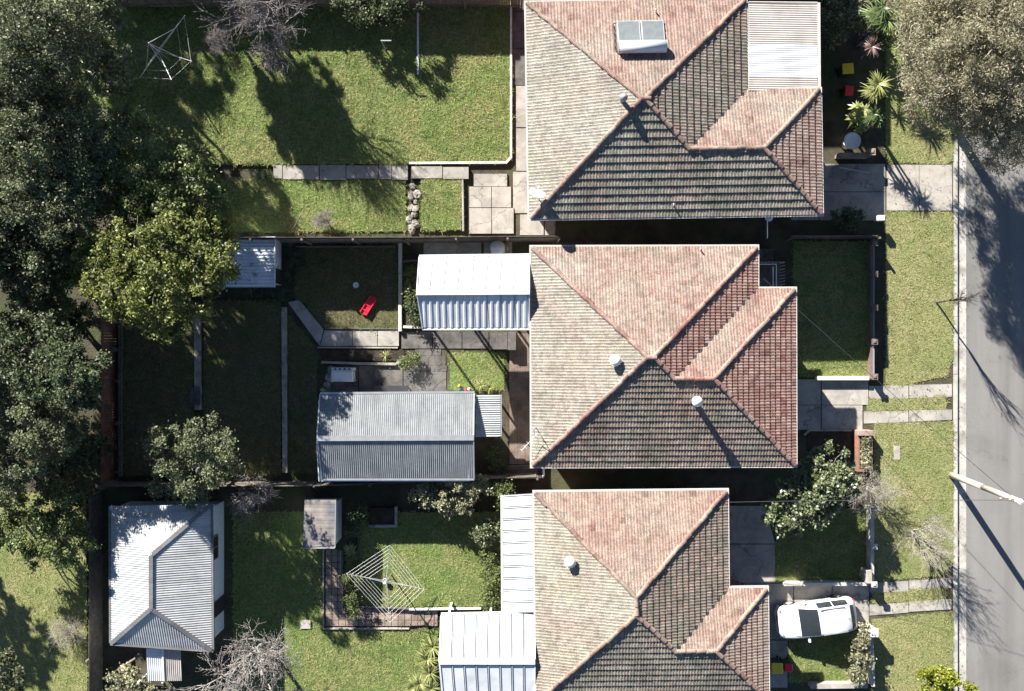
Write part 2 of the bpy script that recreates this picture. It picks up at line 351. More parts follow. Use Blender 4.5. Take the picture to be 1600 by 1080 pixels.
M['blue'] = plain('blue_plastic', (0.03, 0.10, 0.45), 0.4)
M['bark'] = surf('grey_bark', (0.165, 0.145, 0.14), (0.28, 0.255, 0.25), 7, 0.9, bstr=0.6)
M['pale_bark'] = surf('pale_bark', (0.22, 0.20, 0.18), (0.34, 0.315, 0.29), 6, 0.85, bstr=0.4)
M['twig'] = surf('dry_twig', (0.26, 0.235, 0.20), (0.40, 0.37, 0.32), 7, 0.85, bstr=0.3)
M['dark_bark'] = surf('dark_bark', (0.06, 0.05, 0.045), (0.11, 0.095, 0.085), 7, 0.9, bstr=0.4)
M['leaf_gum'] = leafmat('gum_leaf', (0.095, 0.115, 0.052), (0.175, 0.20, 0.10), (0.31, 0.33, 0.20), 0.35)
M['leaf_dark'] = leafmat('dark_evergreen_leaf', (0.05, 0.07, 0.03), (0.10, 0.135, 0.055), (0.19, 0.23, 0.12), 0.3)
M['leaf_yellow'] = leafmat('yellow_green_leaf', (0.09, 0.115, 0.022), (0.21, 0.235, 0.055), (0.38, 0.385, 0.16), 0.3)
M['leaf_mid'] = leafmat('mid_green_leaf', (0.085, 0.115, 0.032), (0.18, 0.22, 0.07), (0.36, 0.39, 0.2), 0.3)
M['leaf_gloss'] = leafmat('glossy_leaf', (0.09, 0.125, 0.05), (0.20, 0.235, 0.11), (0.6, 0.6, 0.46), 0.25, 0.35, 0.5)
M['leaf_grey'] = leafmat('casuarina_needles', (0.27, 0.25, 0.16), (0.42, 0.39, 0.26), (0.60, 0.56, 0.40), 0.42)
M['leaf_pale'] = leafmat('pale_shrub_leaf', (0.15, 0.16, 0.08), (0.34, 0.33, 0.2), (0.6, 0.56, 0.42), 0.25)
M['leaf_lime'] = leafmat('lime_leaf', (0.15, 0.18, 0.015), (0.30, 0.33, 0.035), (0.42, 0.43, 0.07), 0.3)
M['strap_green'] = leafmat('strap_leaf', (0.07, 0.12, 0.04), (0.16, 0.22, 0.08), (0.42, 0.46, 0.24), 0.2, 0.4)
M['strap_yellow'] = leafmat('yellow_strap_leaf', (0.24, 0.28, 0.08), (0.42, 0.44, 0.17), (0.62, 0.6, 0.34), 0.25, 0.4)
M['strap_red'] = leafmat('bronze_strap_leaf', (0.18, 0.10, 0.09), (0.36, 0.25, 0.22), (0.5, 0.42, 0.38), 0.2, 0.4)
M['strap_dark'] = leafmat('dark_strap_leaf', (0.035, 0.05, 0.02), (0.08, 0.10, 0.045), (0.16, 0.18, 0.1), 0.2, 0.4)
# ------------------------------------------------------------------ the ground
def sheet(name, pts, z, mat, th=0.3, parent=None):
    b = B().prism(Q(pts), z - th, z); o = obj(name, b, mat, parent)
    if parent is None: o['kind'] = 'structure'
    return o
b = B(); b.add([(-90, -90, -0.4), (90, -90, -0.4), (90, 90, -0.4), (-90, 90, -0.4)], [(0, 1, 2, 3)])
props(obj('ground', b, M['ground']), kind='structure')
sheet('yard_ground', rect(-1200, -900, 1489, 2000), 0.0, M['ground'], 0.35)
sheet('road', rect(1511, -900, 1850, 2000), -0.13, M['asphalt'], 0.2)
sheet('footpath', rect(1872, -900, 2500, 2000), 0.0, M['ground'], 0.35)
# kerb and gutter, cast in lengths
kb = props(obj('kerb', B().prism(Q(rect(1489.5, -900, 1497, 2000)), -0.3, -0.02), M['kerb']), kind='structure')
kme = bpy.data.meshes.new('kerb_stone')
_b = B().prism([(-0.115, -1.49), (0.125, -1.49), (0.125, 1.49), (-0.115, 1.49)], -0.12, 0.022, [(-0.115, -1.49), (0.095, -1.49), (0.095, 1.49), (-0.115, 1.49)])
kme.from_pydata(_b.v, [], _b.f); kme.materials.append(M['kerb'])
for i in range(15):
    y = -21 + i * 3.0
    inst('kerb_stone', kme, kb, Matrix.Translation((W(1493.2, 540).x, y, 0)) @ Matrix.Rotation(R(random.uniform(-0.25, 0.25)), 4, 'Z'))
sheet('gutter', rect(1497.5, -900, 1511.5, 2000), -0.122, M['kerb'], 0.2)
sheet('kerb_far', rect(1851, -900, 1871, 2000), 0.0, M['kerb'], 0.3)

GR = []
def grass(poly_px, z, dens=95, mat='blade', h=(0.02, 0.05), name='grass', parent=None, holes=()):
    poly = Q(poly_px); P = np.array(poly); lo = P.min(0); hi = P.max(0)
    n = int((hi - lo).prod() * dens); C = rng.uniform(lo, hi, (n, 2)); C = C[pip(C, poly)]
    for hp in holes: C = C[~pip(C, Q(hp))]
    # ragged edges: tufts creeping over the border
    ed = []
    for i in range(len(poly)):
        A = np.array(poly[i]); D = np.array(poly[(i + 1) % len(poly)]); L = np.linalg.norm(D - A)
        if L < 0.05: continue
        m = int(L * 16); q = A + (D - A) * rng.random((m, 1)); nrm = np.array([(D - A)[1], -(D - A)[0]]) / L
        ed.append(q + nrm * (np.abs(rng.normal(0, .05, (m, 1))) * (0.4 + np.abs(np.sin(q[:, :1] * 1.9 + q[:, 1:] * 2.3))) - 0.02))
    C = np.concatenate([C] + ed)
    # clumpy: thin out by low frequency field
    f = np.sin(C[:, 0] * 2.1 + np.sin(C[:, 1] * 1.7) * 2) * np.sin(C[:, 1] * 2.6 + np.cos(C[:, 0] * 1.3) * 2)
    C = C[rng.random(len(C)) < 0.72 + 0.28 * f]
    n = len(C); k = 5
    base = np.repeat(C, k, 0) + rng.normal(0, 0.024, (n * k, 2))
    big = np.where(rng.random(n) < 0.12, 2.1, 1.0)
    hh = rng.uniform(h[0], h[1], n * k) * np.repeat(rng.uniform(0.7, 1.3, n) * big, k)
    an = rng.uniform(0, 2 * np.pi, n * k); lean = rng.uniform(0.8, 2.4, n * k) * hh
    wd = rng.uniform(0.008, 0.018, n * k)
    dx = np.cos(an); dy = np.sin(an)
    V = np.zeros((n * k, 3, 3))
    V[:, 0] = np.stack([base[:, 0] - dy * wd, base[:, 1] + dx * wd, np.full(n * k, z)], 1)
    V[:, 1] = np.stack([base[:, 0] + dy * wd, base[:, 1] - dx * wd, np.full(n * k, z)], 1)
    V[:, 2] = np.stack([base[:, 0] + dx * lean, base[:, 1] + dy * lean, z + hh], 1)
    F = np.arange(n * k * 3).reshape(-1, 3)
    o = arr_obj(name, V.reshape(-1, 3), F, M[mat], parent); o['kind'] = 'stuff'
    if parent is None: GR.append(o)
    return o
def lawn(pts, z, mat='lawn', bl='blade', dens=95, th=0.3, h=(0.02, 0.05), holes=(), label=None):
    o = sheet('lawn', pts, z, M[mat], th)
    g = grass(pts, z, dens, bl, h, 'grass', None, holes)
    props(g, label or 'mown lawn grass', 'grass')
    return o
# street verge in three lengths between the drives
lawn([(1384, -30), (1489, -30), (1489, 250), (1478, 257), (1384, 252)], 0.02, 'verge', 'vblade', label='verge grass under the big street tree')
lawn([(1384, 331), (1489, 331), (1489, 560), (1478, 588), (1398, 605), (1384, 600)], 0.02, 'verge', 'vblade', label='sunlit verge grass before the middle house')
lawn([(1354, 623), (1478, 620), (1478, 640), (1354, 642)], 0.02, 'verge', 'vblade', label='grass strip between the two wheel tracks')
lawn([(1365, 661), (1489, 659), (1489, 880), (1468, 900), (1365, 908)], 0.02, 'verge', 'vblade', label='verge grass round the pole and bare shrub')
lawn([(1363, 925), (1478, 918), (1478, 938), (1363, 943)], 0.02, 'verge', 'vblade', label='grass strip between the lower wheel tracks')
lawn([(1362, 968), (1489, 955), (1489, 1110), (1362, 1110)], 0.02, 'verge', 'vblade', label='verge grass at the bottom right corner')
# front yards
lawn(rect(1240, 378, 1357, 589), 0.03, label='front lawn of the middle house behind the low wall')
lawn(rect(1212, 795, 1356, 907), 0.03, label='front lawn of the lower house under the glossy tree')
lawn([(1232, 1000), (1355, 985), (1355, 1062), (1232, 1066)], 0.03, label='grass beside the white car and bins')
# top back yard
lawn([(-60, -40), (797, -40), (797, 247), (790, 253), (640, 254), (640, 257), (-60, 257)], 0.16, dens=120, h=(0.03, 0.075), label='long back lawn of the top house')
lawn(rect(330, 281, 634, 362), 0.07, dens=120, h=(0.03, 0.07), label='grass below the slab path by the rocks')
lawn(rect(658, 281, 721, 360), 0.17, dens=120, h=(0.03, 0.07), label='small raised grass square beside the rocks')
# middle back yard
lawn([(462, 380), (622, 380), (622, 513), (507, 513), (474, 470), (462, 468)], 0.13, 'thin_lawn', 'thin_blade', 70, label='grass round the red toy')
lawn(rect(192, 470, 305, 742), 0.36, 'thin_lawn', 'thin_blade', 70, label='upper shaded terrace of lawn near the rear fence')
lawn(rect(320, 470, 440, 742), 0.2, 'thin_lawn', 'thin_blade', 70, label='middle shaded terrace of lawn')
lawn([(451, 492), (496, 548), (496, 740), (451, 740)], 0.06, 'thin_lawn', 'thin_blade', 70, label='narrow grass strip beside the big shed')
lawn(rect(703, 551, 788, 610), 0.03, 'lawn', 'blade', 30, label='worn grass patch between patio roof and shed')
# lower back yard
lawn(rect(563, 800, 785, 946), 0.18, dens=110, label='raised square lawn round the lower clothes hoist')
lawn([(365, 800), (505, 800), (505, 984), (480, 984), (480, 1110), (365, 1110)], 0.03, label='dark lawn right of the grey roofed outbuilding')
lawn(rect(480.5, 984, 684, 1110), 0.05, dens=120, label='sunlit lawn left of the white carport')
# neighbour behind
lawn([(-60, 770), (135, 770), (138, 1110), (-60, 1110)], 0.1, 'verge', 'blade', 110, label='open lawn behind the rear lane')

# ------------------------------------------------------------------ drives, paths, edgings
def slabs(name, polys, mat, z=0.06, gap=0.012, piece='slab', zj=0.012, th=0.12):
    """a path of separately cast pieces: a bed with one object per piece"""
    allp = [q for p in polys for q in p]
    x0 = min(p[0] for p in allp); x1 = max(p[0] for p in allp); y0 = min(p[1] for p in allp); y1 = max(p[1] for p in allp)
    bed = B()
    for p in polys: bed.prism(Q(p), -0.3, z - 0.035 - random.uniform(0, 0.008))
    root = props(obj(name, bed, M['soil']), kind='structure')
    for p in polys:
        q = Q(p); c = Vector((sum(a[0] for a in q) / len(q), sum(a[1] for a in q) / len(q)))
        inner = []
        for a in q:
            d = Vector(a) - c; inner.append(tuple(c + d * (1 - gap / max(d.length, 0.05))))
        zz = z + random.uniform(-zj, zj)
        top = [tuple(c + (Vector(a) - c) * 0.985) for a in inner]
        obj(piece, B().prism(inner, z - th, zz, top), M[mat], root)
    return root
# middle drive
slabs('driveway', [rect(1205, 592.5, 1283, 633), rect(1283, 592.5, 1357, 633), rect(1205, 633, 1283, 672), rect(1283, 633, 1348, 672)], 'concrete', 0.035)
slabs('wheel_track', [[(1357, 603), (1420, 602), (1420, 623), (1357, 623)], [(1420, 601.5), (1488, 600), (1488, 620), (1420, 622.5)]], 'concrete', 0.03)
slabs('wheel_track', [[(1349, 643), (1420, 641.5), (1420, 660), (1349, 662)], [(1420, 641), (1488, 640), (1488, 656), (1420, 659.5)]], 'concrete', 0.03)
# top drive
slabs('driveway', [rect(1385, 257, 1436, 330), rect(1436, 257, 1488, 330), rect(1280, 256, 1384, 300), rect(1280, 300, 1384, 345), rect(1236, 256, 1280, 345)], 'concrete', 0.034)
# lower drive
slabs('driveway', [[(1112, 790), (1196, 790), (1212, 850), (1112, 850)], [(1112, 850), (1212, 850), (1212, 911), (1160, 911), (1112, 911)],
                   [(1160, 911), (1240, 911), (1240, 1000), (1160, 1000)], [(1240, 911), (1300, 911), (1300, 990), (1240, 1000)], [(1300, 911), (1358, 911), (1358, 975), (1300, 990)], rect(1160, 1000, 1231, 1075)], 'concrete', 0.03)
slabs('wheel_track', [[(1358, 910), (1420, 908), (1420, 924), (1358, 926)], [(1420, 907), (1487, 903), (1487, 919), (1420, 923)]], 'concrete', 0.03)
slabs('wheel_track', [[(1358, 945), (1420, 941), (1420, 957), (1358, 962)], [(1420, 940), (1487, 936), (1487, 952), (1420, 956)]], 'concrete', 0.03)
# top yard paths
xs = [428, 442, 500, 541, 592, 612, 638]
slabs('garden_path', [rect(xs[i], 258 + (i % 2), xs[i + 1], 280 + (i % 3)) for i in range(6)], 'concrete', 0.13)
slabs('garden_path', [rect(643, 261, 692, 280), rect(692, 262, 733, 281)], 'concrete', 0.22)
slabs('patio', [rect(740, 272, 793, 292), rect(733, 292, 768, 325), rect(768, 292, 799, 325), rect(733, 325, 768, 366), rect(768, 325, 803, 366)], 'concrete', 0.12)
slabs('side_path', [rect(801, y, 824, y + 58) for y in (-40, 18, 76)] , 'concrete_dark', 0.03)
slabs('side_path', [rect(806, 134, 850, 200), rect(806, 200, 850, 268), rect(801, 268, 850, 334), rect(812, 335, 850, 368), rect(851, 341, 868, 368)], 'concrete', 0.055)
# middle yard paths
slabs('garden_path', [[(450, 472), (468, 468), (507, 515), (500, 541)], [(507, 516), (551, 516), (551, 541), (500, 541)], rect(551, 516, 590, 541), rect(590, 516, 624, 541)], 'concrete', 0.1)
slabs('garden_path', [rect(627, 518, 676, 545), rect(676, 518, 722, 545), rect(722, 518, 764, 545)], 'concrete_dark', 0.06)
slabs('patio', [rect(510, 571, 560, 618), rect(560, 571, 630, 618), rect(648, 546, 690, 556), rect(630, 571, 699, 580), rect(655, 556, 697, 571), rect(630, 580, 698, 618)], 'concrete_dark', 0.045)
# lower yard brick paving: every paver
def pavers(x0, y0, x1, y1, nx, ny, run):
    out = []
    for j in range(ny):
        for i in range(nx):
            a = x0 + (x1 - x0) * i / nx; bb = y0 + (y1 - y0) * j / ny
            out.append(rect(a, bb, a + (x1 - x0) / nx, bb + (y1 - y0) / ny))
    return out
slabs('paved_path', pavers(509, 858, 537, 950, 3, 9, 0) + pavers(509, 950, 684, 978, 17, 3, 0), 'paver', 0.07, gap=0.015, piece='paver', zj=0.014)
slabs('stepping_path', [rect(470, 968, 486, 982)], 'concrete', 0.09)
# timber deck strip along the house
dk = props(obj('deck', B().prism(Q(rect(796, 520, 832, 726)), -0.3, 0.06), M['soil']), kind='structure')
dme = bpy.data.meshes.new('deck_board'); _b = B().box((0, 0, 0), (0.133, 6.8, 0.03)); dme.from_pydata(_b.v, [], _b.f); dme.materials.append(M['deck'])
for i in range(9):
    p = W(798 + i * 4.2, 623); inst('deck_board', dme, dk, Matrix.Translation((p.x, p.y, 0.085 + random.uniform(-.003, .003))))

def edging(name, pts, wd, z0, z1, mat, label, cat='edging', group=None):
    b = B()
    P = [W(*q) for q in pts]
    for i in range(len(P) - 1):
        a = P[i].copy(); c = P[i + 1].copy(); d = (c - a).normalized() * (wd / 2 - 0.002); a.z = c.z = (z0 + z1) / 2
        if i > 0: a = a + d * 1.0
        b.bar(a, c + (d if i < len(P) - 2 else d * 0), wd, z1 - z0)
    return one(name, b, M[mat], label, cat, group, bevel=0.008)
edging('lawn_edging', [(798.5, -20), (798.5, 247), (791, 255), (640, 256)], 0.11, -0.2, 0.2, 'white', 'white concrete edging round the top lawn corner')
edging('lawn_edging', [(653.5, 0), (653.5, 118)], 0.10, 0.0, 0.22, 'white', 'straight pale edging strip lying across the top lawn')
edging('lawn_edging', [(723, 282), (724, 362)], 0.10, -0.2, 0.22, 'concrete', 'short concrete edge between small lawn and patio')
edging('retaining_wall', [(626, 380), (626, 518)], 0.17, -0.2, 0.32, 'render', 'cream low wall between red toy lawn and patio roof', 'wall')
edging('retaining_wall', [(631, 511), (660, 512)], 0.13, -0.2, 0.28, 'render', 'short cream wall below the shrubs beside the patio roof', 'wall')
edging('retaining_wall', [(630, 409), (655, 407)], 0.12, -0.2, 0.22, 'concrete_dark', 'short grey edging above the shrubs beside the patio roof', 'wall')
edging('path_edging', [(508, 513.5), (625, 514)], 0.07, 0.0, 0.17, 'concrete_dark', 'dark kerb between red toy lawn and path', 'edging')
edging('path_edging', [(496, 543), (622, 543.5)], 0.08, 0.0, 0.15, 'concrete', 'pale kerb below the angled garden path', 'edging')
edging('bed_edging', [(503, 566), (560, 568), (618, 569), (634, 560)], 0.13, 0.0, 0.2, 'stone', 'rough stone edge below the narrow garden bed', 'edging')
edging('retaining_wall', [(311, 490), (312, 640)], 0.34, -0.1, 0.36, 'stone', 'grey stone retaining wall between shaded lawn terraces', 'wall')
edging('retaining_wall', [(445, 480), (447, 738)], 0.26, -0.1, 0.26, 'stone', 'long stone retaining wall left of the big shed', 'wall')
edging('step_block', [(309, 605), (309, 632)], 0.5, 0.0, 0.47, 'concrete_dark', 'pale block set in the terrace retaining wall', 'step')
edging('bed_edging', [(561, 800), (561, 946), (640, 949.5)], 0.08, 0.0, 0.26, 'concrete_dark', 'thin edging left of and below the hoist lawn', 'edging')
edging('lawn_edging', [(640, 950.5), (752, 949)], 0.10, 0.0, 0.26, 'white', 'white edge below the hoist lawn towards the carport', 'edging')
edging('path_edging', [(506, 858), (506, 981.5), (640, 981.5)], 0.07, 0.0, 0.15, 'concrete', 'edge strip round the brick paved path', 'edging')
edging('bed_edging', [(578, 820), (620, 820), (620, 790)], 0.14, 0.1, 0.42, 'concrete', 'concrete block edge of the raised vegetable bed', 'edging')
edging('path_edging', [(533, 860), (533, 895)], 0.06, 0.0, 0.16, 'concrete', 'short edge between brick path and yellow clump', 'edging')
edging('bed_edging', [(465, 386), (618, 386)], 0.07, 0.0, 0.3, 'timber', 'long sleeper edge under the top boundary fence', 'edging')
for (pts, n, lab) in (([(645, 292), (643, 306), (650, 316), (642, 326), (648, 336), (641, 344), (650, 350), (644, 358), (652, 304), (650, 327)], 0, 'rocks stacked beside the small raised lawn'),
                      ([(519, 578), (516, 590), (512, 602), (506, 610)], 0, 'stones edging the ground left of the white cabinet')):
    nms = []
    for i, (x, y) in enumerate(pts):
        r = random.uniform(0.15, 0.26); b = B(); n = 8
        prof = [(r * .9, 0.0), (r, r * .35), (r * .75, r * .75), (r * .3, r * .9)]
        b.lathe((0, 0, 0), prof, 7)
        sx, sy = random.uniform(.8, 1.25), random.uniform(.7, 1.1); an = random.uniform(0, 6.28); p = W(x, y)
        vv = []
        for q in b.v:
            f = random.uniform(.85, 1.15); a_, b_ = q[0] * sx * f, q[1] * sy * f
            vv.append((p.x + a_ * math.cos(an) - b_ * math.sin(an), p.y + a_ * math.sin(an) + b_ * math.cos(an), q[2] * f + 0.06))
        b.v = vv
        one('rock', b, M['stone'], ('rough sandstone rock in the row beside the small raised lawn' if len(pts) > 5 else 'grey stone in the short row left of the white cabinet'), 'rock', 'row of garden rocks' if len(pts) > 5 else 'short row of stones')

# fallen leaves on lawns, drives and in the gutter
def litter(label, poly_px, z, n, mat, size=(0.05, 0.11)):
    poly = Q(poly_px); P = np.array(poly); lo = P.min(0); hi = P.max(0)
    C = rng.uniform(lo, hi, (n, 2)); C = C[pip(C, poly)]
    f = np.sin(C[:, 0] * 1.3 + 1) * np.sin(C[:, 1] * 0.9 + np.sin(C[:, 0])); C = C[rng.random(len(C)) < 0.55 + 0.45 * f]
    n = len(C); an = rng.uniform(0, 6.283, n); L = rng.uniform(*size, n) / 2; w_ = L * rng.uniform(.35, .7, n); zz = z + rng.uniform(.012, .04, n)
    d = np.stack([np.cos(an), np.sin(an)], 1); s_ = np.stack([-d[:, 1], d[:, 0]], 1)
    def p3(xy, dz): return np.concatenate([xy, (zz + dz)[:, None]], 1)
    V = np.stack([p3(C - d * L[:, None], 0), p3(C + s_ * w_[:, None], rng.uniform(0, .02, n)), p3(C + d * L[:, None], rng.uniform(0, .02, n)), p3(C - s_ * w_[:, None], rng.uniform(0, .02, n))], 1)
    o = arr_obj('leaf_litter', V.reshape(-1, 3), np.arange(n * 4).reshape(-1, 4), M[mat]); props(o, label, 'leaf litter', None, 'stuff')
M['litter'] = leafmat('dead_leaf', (0.10, 0.065, 0.035), (0.22, 0.15, 0.08), (0.36, 0.28, 0.17), 0.1)
litter('fallen leaves along the gutter and kerb', rect(1496, -20, 1514, 1100), -0.12, 550, 'litter', (.04, .09))
litter('fallen leaves on the verge', rect(1384, -20, 1489, 1100), 0.03, 900, 'litter')
litter('fallen leaves on the top lawn', rect(200, 0, 797, 255), 0.17, 1300, 'litter')
litter('fallen leaves on the road under the big tree', rect(1512, -20, 1620, 420), -0.125, 500, 'litter')
litter('fallen leaves across the middle yard', rect(190, 380, 795, 740), 0.15, 1500, 'litter')
litter('fallen leaves across the lower yard', rect(365, 790, 690, 1090), 0.1, 1100, 'litter')
litter('fallen leaves on the ground behind the rear fence', rect(-20, 360, 180, 1090), 0.05, 1500, 'litter')
# ------------------------------------------------------------------ tiled houses
def tile_geo(wd, g, nose=0.052):
    """pressed clay tile: two rolls across, thick nose at the lower end"""
    us = [0, .1, .24, .38, .5, .6, .74, .88, 1.0]
    hs = [.0, .003, .019, .003, .0, .003, .019, .003, .0]
    L = g + 0.045; v = []; f = []
    n = len(us)
    for (vv, base) in ((0.0, nose), (L, 0.014)):
        for u, h in zip(us, hs): v.append((u * (wd - 0.008) + 0.004, vv, base + h))
    for u in us: v.append((u * (wd - 0.008) + 0.004, 0.004, 0.012))
    for i in range(n - 1):
        f.append((i, i + 1, n + i + 1, n + i)); f.append((2 * n + i, 2 * n + i + 1, i + 1, i))
    return v, f
def mk_mesh(name, v, f, mat, tint=None, lich=0.3):
    me = bpy.data.meshes.new(name); me.from_pydata([tuple(q) for q in v], [], f); me.materials.append(mat)
    if tint is not None:
        a = me.attributes.new('tint', 'FLOAT', 'FACE'); a.data.foreach_set('value', np.full(len(f), tint, dtype=np.float32))
        a2 = me.attributes.new('lich', 'FLOAT', 'FACE'); a2.data.foreach_set('value', np.full(len(f), lich, dtype=np.float32))
    return me
def cap_geo(L=0.43, r=0.105):
    v = []; f = []; n = 6
    for (x, rr, zz) in ((0, r * 1.08, 0.018), (L, r * 0.92, 0.0)):
        for i in range(n + 1):
            a = math.pi * i / n; v.append((x, rr * math.cos(a), rr * math.sin(a) * 0.8 + zz))
    for i in range(n): f.append((i, i + 1, n + 2 + i, n + 1 + i))
    f.append(tuple(range(n, -1, -1))); f.append(tuple(range(n + 1, 2 * n + 2)))
    return v, f
class Plane3:
    def __init__(s, p0, p1, ze, pitch):
        s.p0 = Vector((p0[0], p0[1])); d = Vector((p1[0] - p0[0], p1[1] - p0[1])); s.len = d.length; s.e = d.normalized()
        s.n = Vector((-s.e.y, s.e.x)); s.ze = ze; s.t = math.tan(pitch); s.c = math.cos(pitch); s.s = math.sin(pitch)
    def z(s, x, y): return s.ze + s.t * ((x - s.p0.x) * s.n.x + (y - s.p0.y) * s.n.y)
    def frame(s, x, y, dz=0.0):
        e = Vector((s.e.x, s.e.y, 0)); up = Vector((s.n.x * s.c, s.n.y * s.c, s.s)); m = e.cross(up)
        M4 = Matrix((e, up, m)).transposed().to_4x4(); M4.translation = Vector((x, y, s.z(x, y) + dz)); return M4
    def at(s, px, py):
        z = s.ze
        for _ in range(8):
            q = W(px, py, z); z = s.z(q.x, q.y)
        return W(px, py, z)
def clip_bm(V, F, tints, poly):
    bm = bmesh.new(); lay = bm.faces.layers.float.new('tint')
    vs = [bm.verts.new(q) for q in V]
    for q, t in zip(F, tints):
        fc = bm.faces.new([vs[i] for i in q]); fc[lay] = t
    n = len(poly)
    for i in range(n):
        a = Vector((*poly[i], 0)); c = Vector((*poly[(i + 1) % n], 0)); d = (c - a)
        if d.length < 1e-5: continue
        no = Vector((d.y, -d.x, 0)).normalized()
        bmesh.ops.bisect_plane(bm, geom=list(bm.verts) + list(bm.edges) + list(bm.faces), plane_co=a, plane_no=no, clear_outer=True, dist=1e-5)
    bm.verts.ensure_lookup_table(); bm.verts.index_update()
    oV = [tuple(q.co) for q in bm.verts]; oF = [tuple(q.index for q in f_.verts) for f_ in bm.faces]; oT = [f_[lay] for f_ in bm.faces]
    bm.free(); return oV, oF, oT
def tiled_house(name, label, main_px, ext_px, ze, pitch_deg, rot_deg, mat, wd, g, wallmat, LI, nose=0.066):
    x0, y0, x1, y1 = main_px; x2, ye = ext_px
    k = (1 - ze / H) / S
    X0, X1, X2 = (x0 - 800) * k, (x1 - 800) * k, (x2 - 800) * k
    Y1, Y0, YE = (540 - y0) * k, (540 - y1) * k, (540 - ye) * k
    cx, cy = (X0 + X1) / 2, (Y0 + Y1) / 2; rot = R(rot_deg); p = R(pitch_deg); t = math.tan(p)
    def T(q):
        dx, dy = q[0] - cx, q[1] - cy
        return (cx + dx * math.cos(rot) - dy * math.sin(rot), cy + dx * math.sin(rot) + dy * math.cos(rot))
    a, b_ = (X1 - X0) / 2, (Y1 - Y0) / 2; e = (YE - Y0) / 2; yr = Y0 + e; m = min(a, b_)
    if b_ >= a: RL, RR = (cx, Y0 + a), (cx, Y0 + a); RTL = RTR = (cx, Y1 - a)
    else: RL = RTL = (X0 + b_, cy); RR = RTR = (X1 - b_, cy)
    V_ = (X1 - e, yr); E_ = (X2 - e, yr)
    def uniq(ps):
        out = []
        for q in ps:
            if not out or (Vector(q) - Vector(out[-1])).length > 1e-4: out.append(q)
        if (Vector(out[0]) - Vector(out[-1])).length < 1e-4: out.pop()
        return out
    planes = {
        'left': (((X0, Y1), (X0, Y0)), [uniq([(X0, Y1), (X0, Y0), RL, RTL])]),
        'top': (((X1, Y1), (X0, Y1)), [uniq([(X1, Y1), (X0, Y1), RTL, RTR])]),
        'bottom': (((X0, Y0), (X2, Y0)), [uniq([(X0, Y0), (V_[0], Y0), V_, RR, RL]), [(V_[0], Y0), (X2, Y0), E_, V_]]),
        'right': (((X1, YE), (X1, Y1)), [uniq([(X1, YE), (X1, Y1), RTR, RR, V_])]),
        'xright': (((X2, Y0), (X2, YE)), [[(X2, Y0), (X2, YE), E_]]),
        'xtop': (((X2, YE), (X1, YE)), [[(X2, YE), (X1, YE), V_, E_]]),
    }
    root = thing(name, label, 'house', (*T((cx, cy)), 0))
    # walls
    ins = 0.5
    wp = [T(q) for q in ((X0 + ins, Y0 + ins), (X2 - ins, Y0 + ins), (X2 - ins, YE - ins), (X1 - ins, YE - ins), (X1 - ins, Y1 - ins), (X0 + ins, Y1 - ins))]
    wall = obj('wall', B().prism(wp, 0.0, ze - 0.02), wallmat, root)
    ob = [T(q) for q in ((X0, Y0), (X2, Y0), (X2, YE), (X1, YE), (X1, Y1), (X0, Y1))]
    obj('eaves_lining', B().prism(ob, ze - 0.12, ze - 0.06), M['white'], root)
    # windows on each visible wall run
    for (pa, pb, frs) in ((wp[5], wp[0], (.2, .55, .82)), (wp[4], wp[5], (.25, .6)), (wp[0], wp[1], (.15, .45, .75)), (wp[1], wp[2], (.3, .72))):
        pa, pb = Vector(pa), Vector(pb); d = (pb - pa); nrm = Vector((d.y, -d.x)).normalized(); an = math.atan2(d.y, d.x)
        for fr in frs:
            c = pa + d * fr + nrm * 0.02
            wn = obj('window', B().box((c.x, c.y, ze - 1.55), (1.5, 0.06, 1.25), an), M['white'], root)
            c2 = c + nrm * 0.025
            obj('pane', B().box((c2.x, c2.y, ze - 1.55), (1.34, 0.03, 1.09), an), M['glass'], wn)
    # roof deck
    deck = B(); PL = {}; cells = []
    for nm, ((p0, p1), polys) in planes.items():
        pl = Plane3(T(p0), T(p1), ze, p); PL[nm] = pl
        for poly in polys:
            tp = [T(q) for q in poly]; vs = [(q[0], q[1], pl.z(*q)) for q in tp]
            deck.add(vs, [tuple(range(len(vs)))]); cells.append((nm, pl, tp))
    roof = obj('roof', deck, M['underlay'], root)
    # tiles
    tv, tf = tile_geo(wd, g, nose)
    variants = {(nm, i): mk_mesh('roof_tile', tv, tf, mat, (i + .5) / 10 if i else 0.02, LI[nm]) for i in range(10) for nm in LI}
    full = []; FV = []; FF = []; FT = []; FL = []
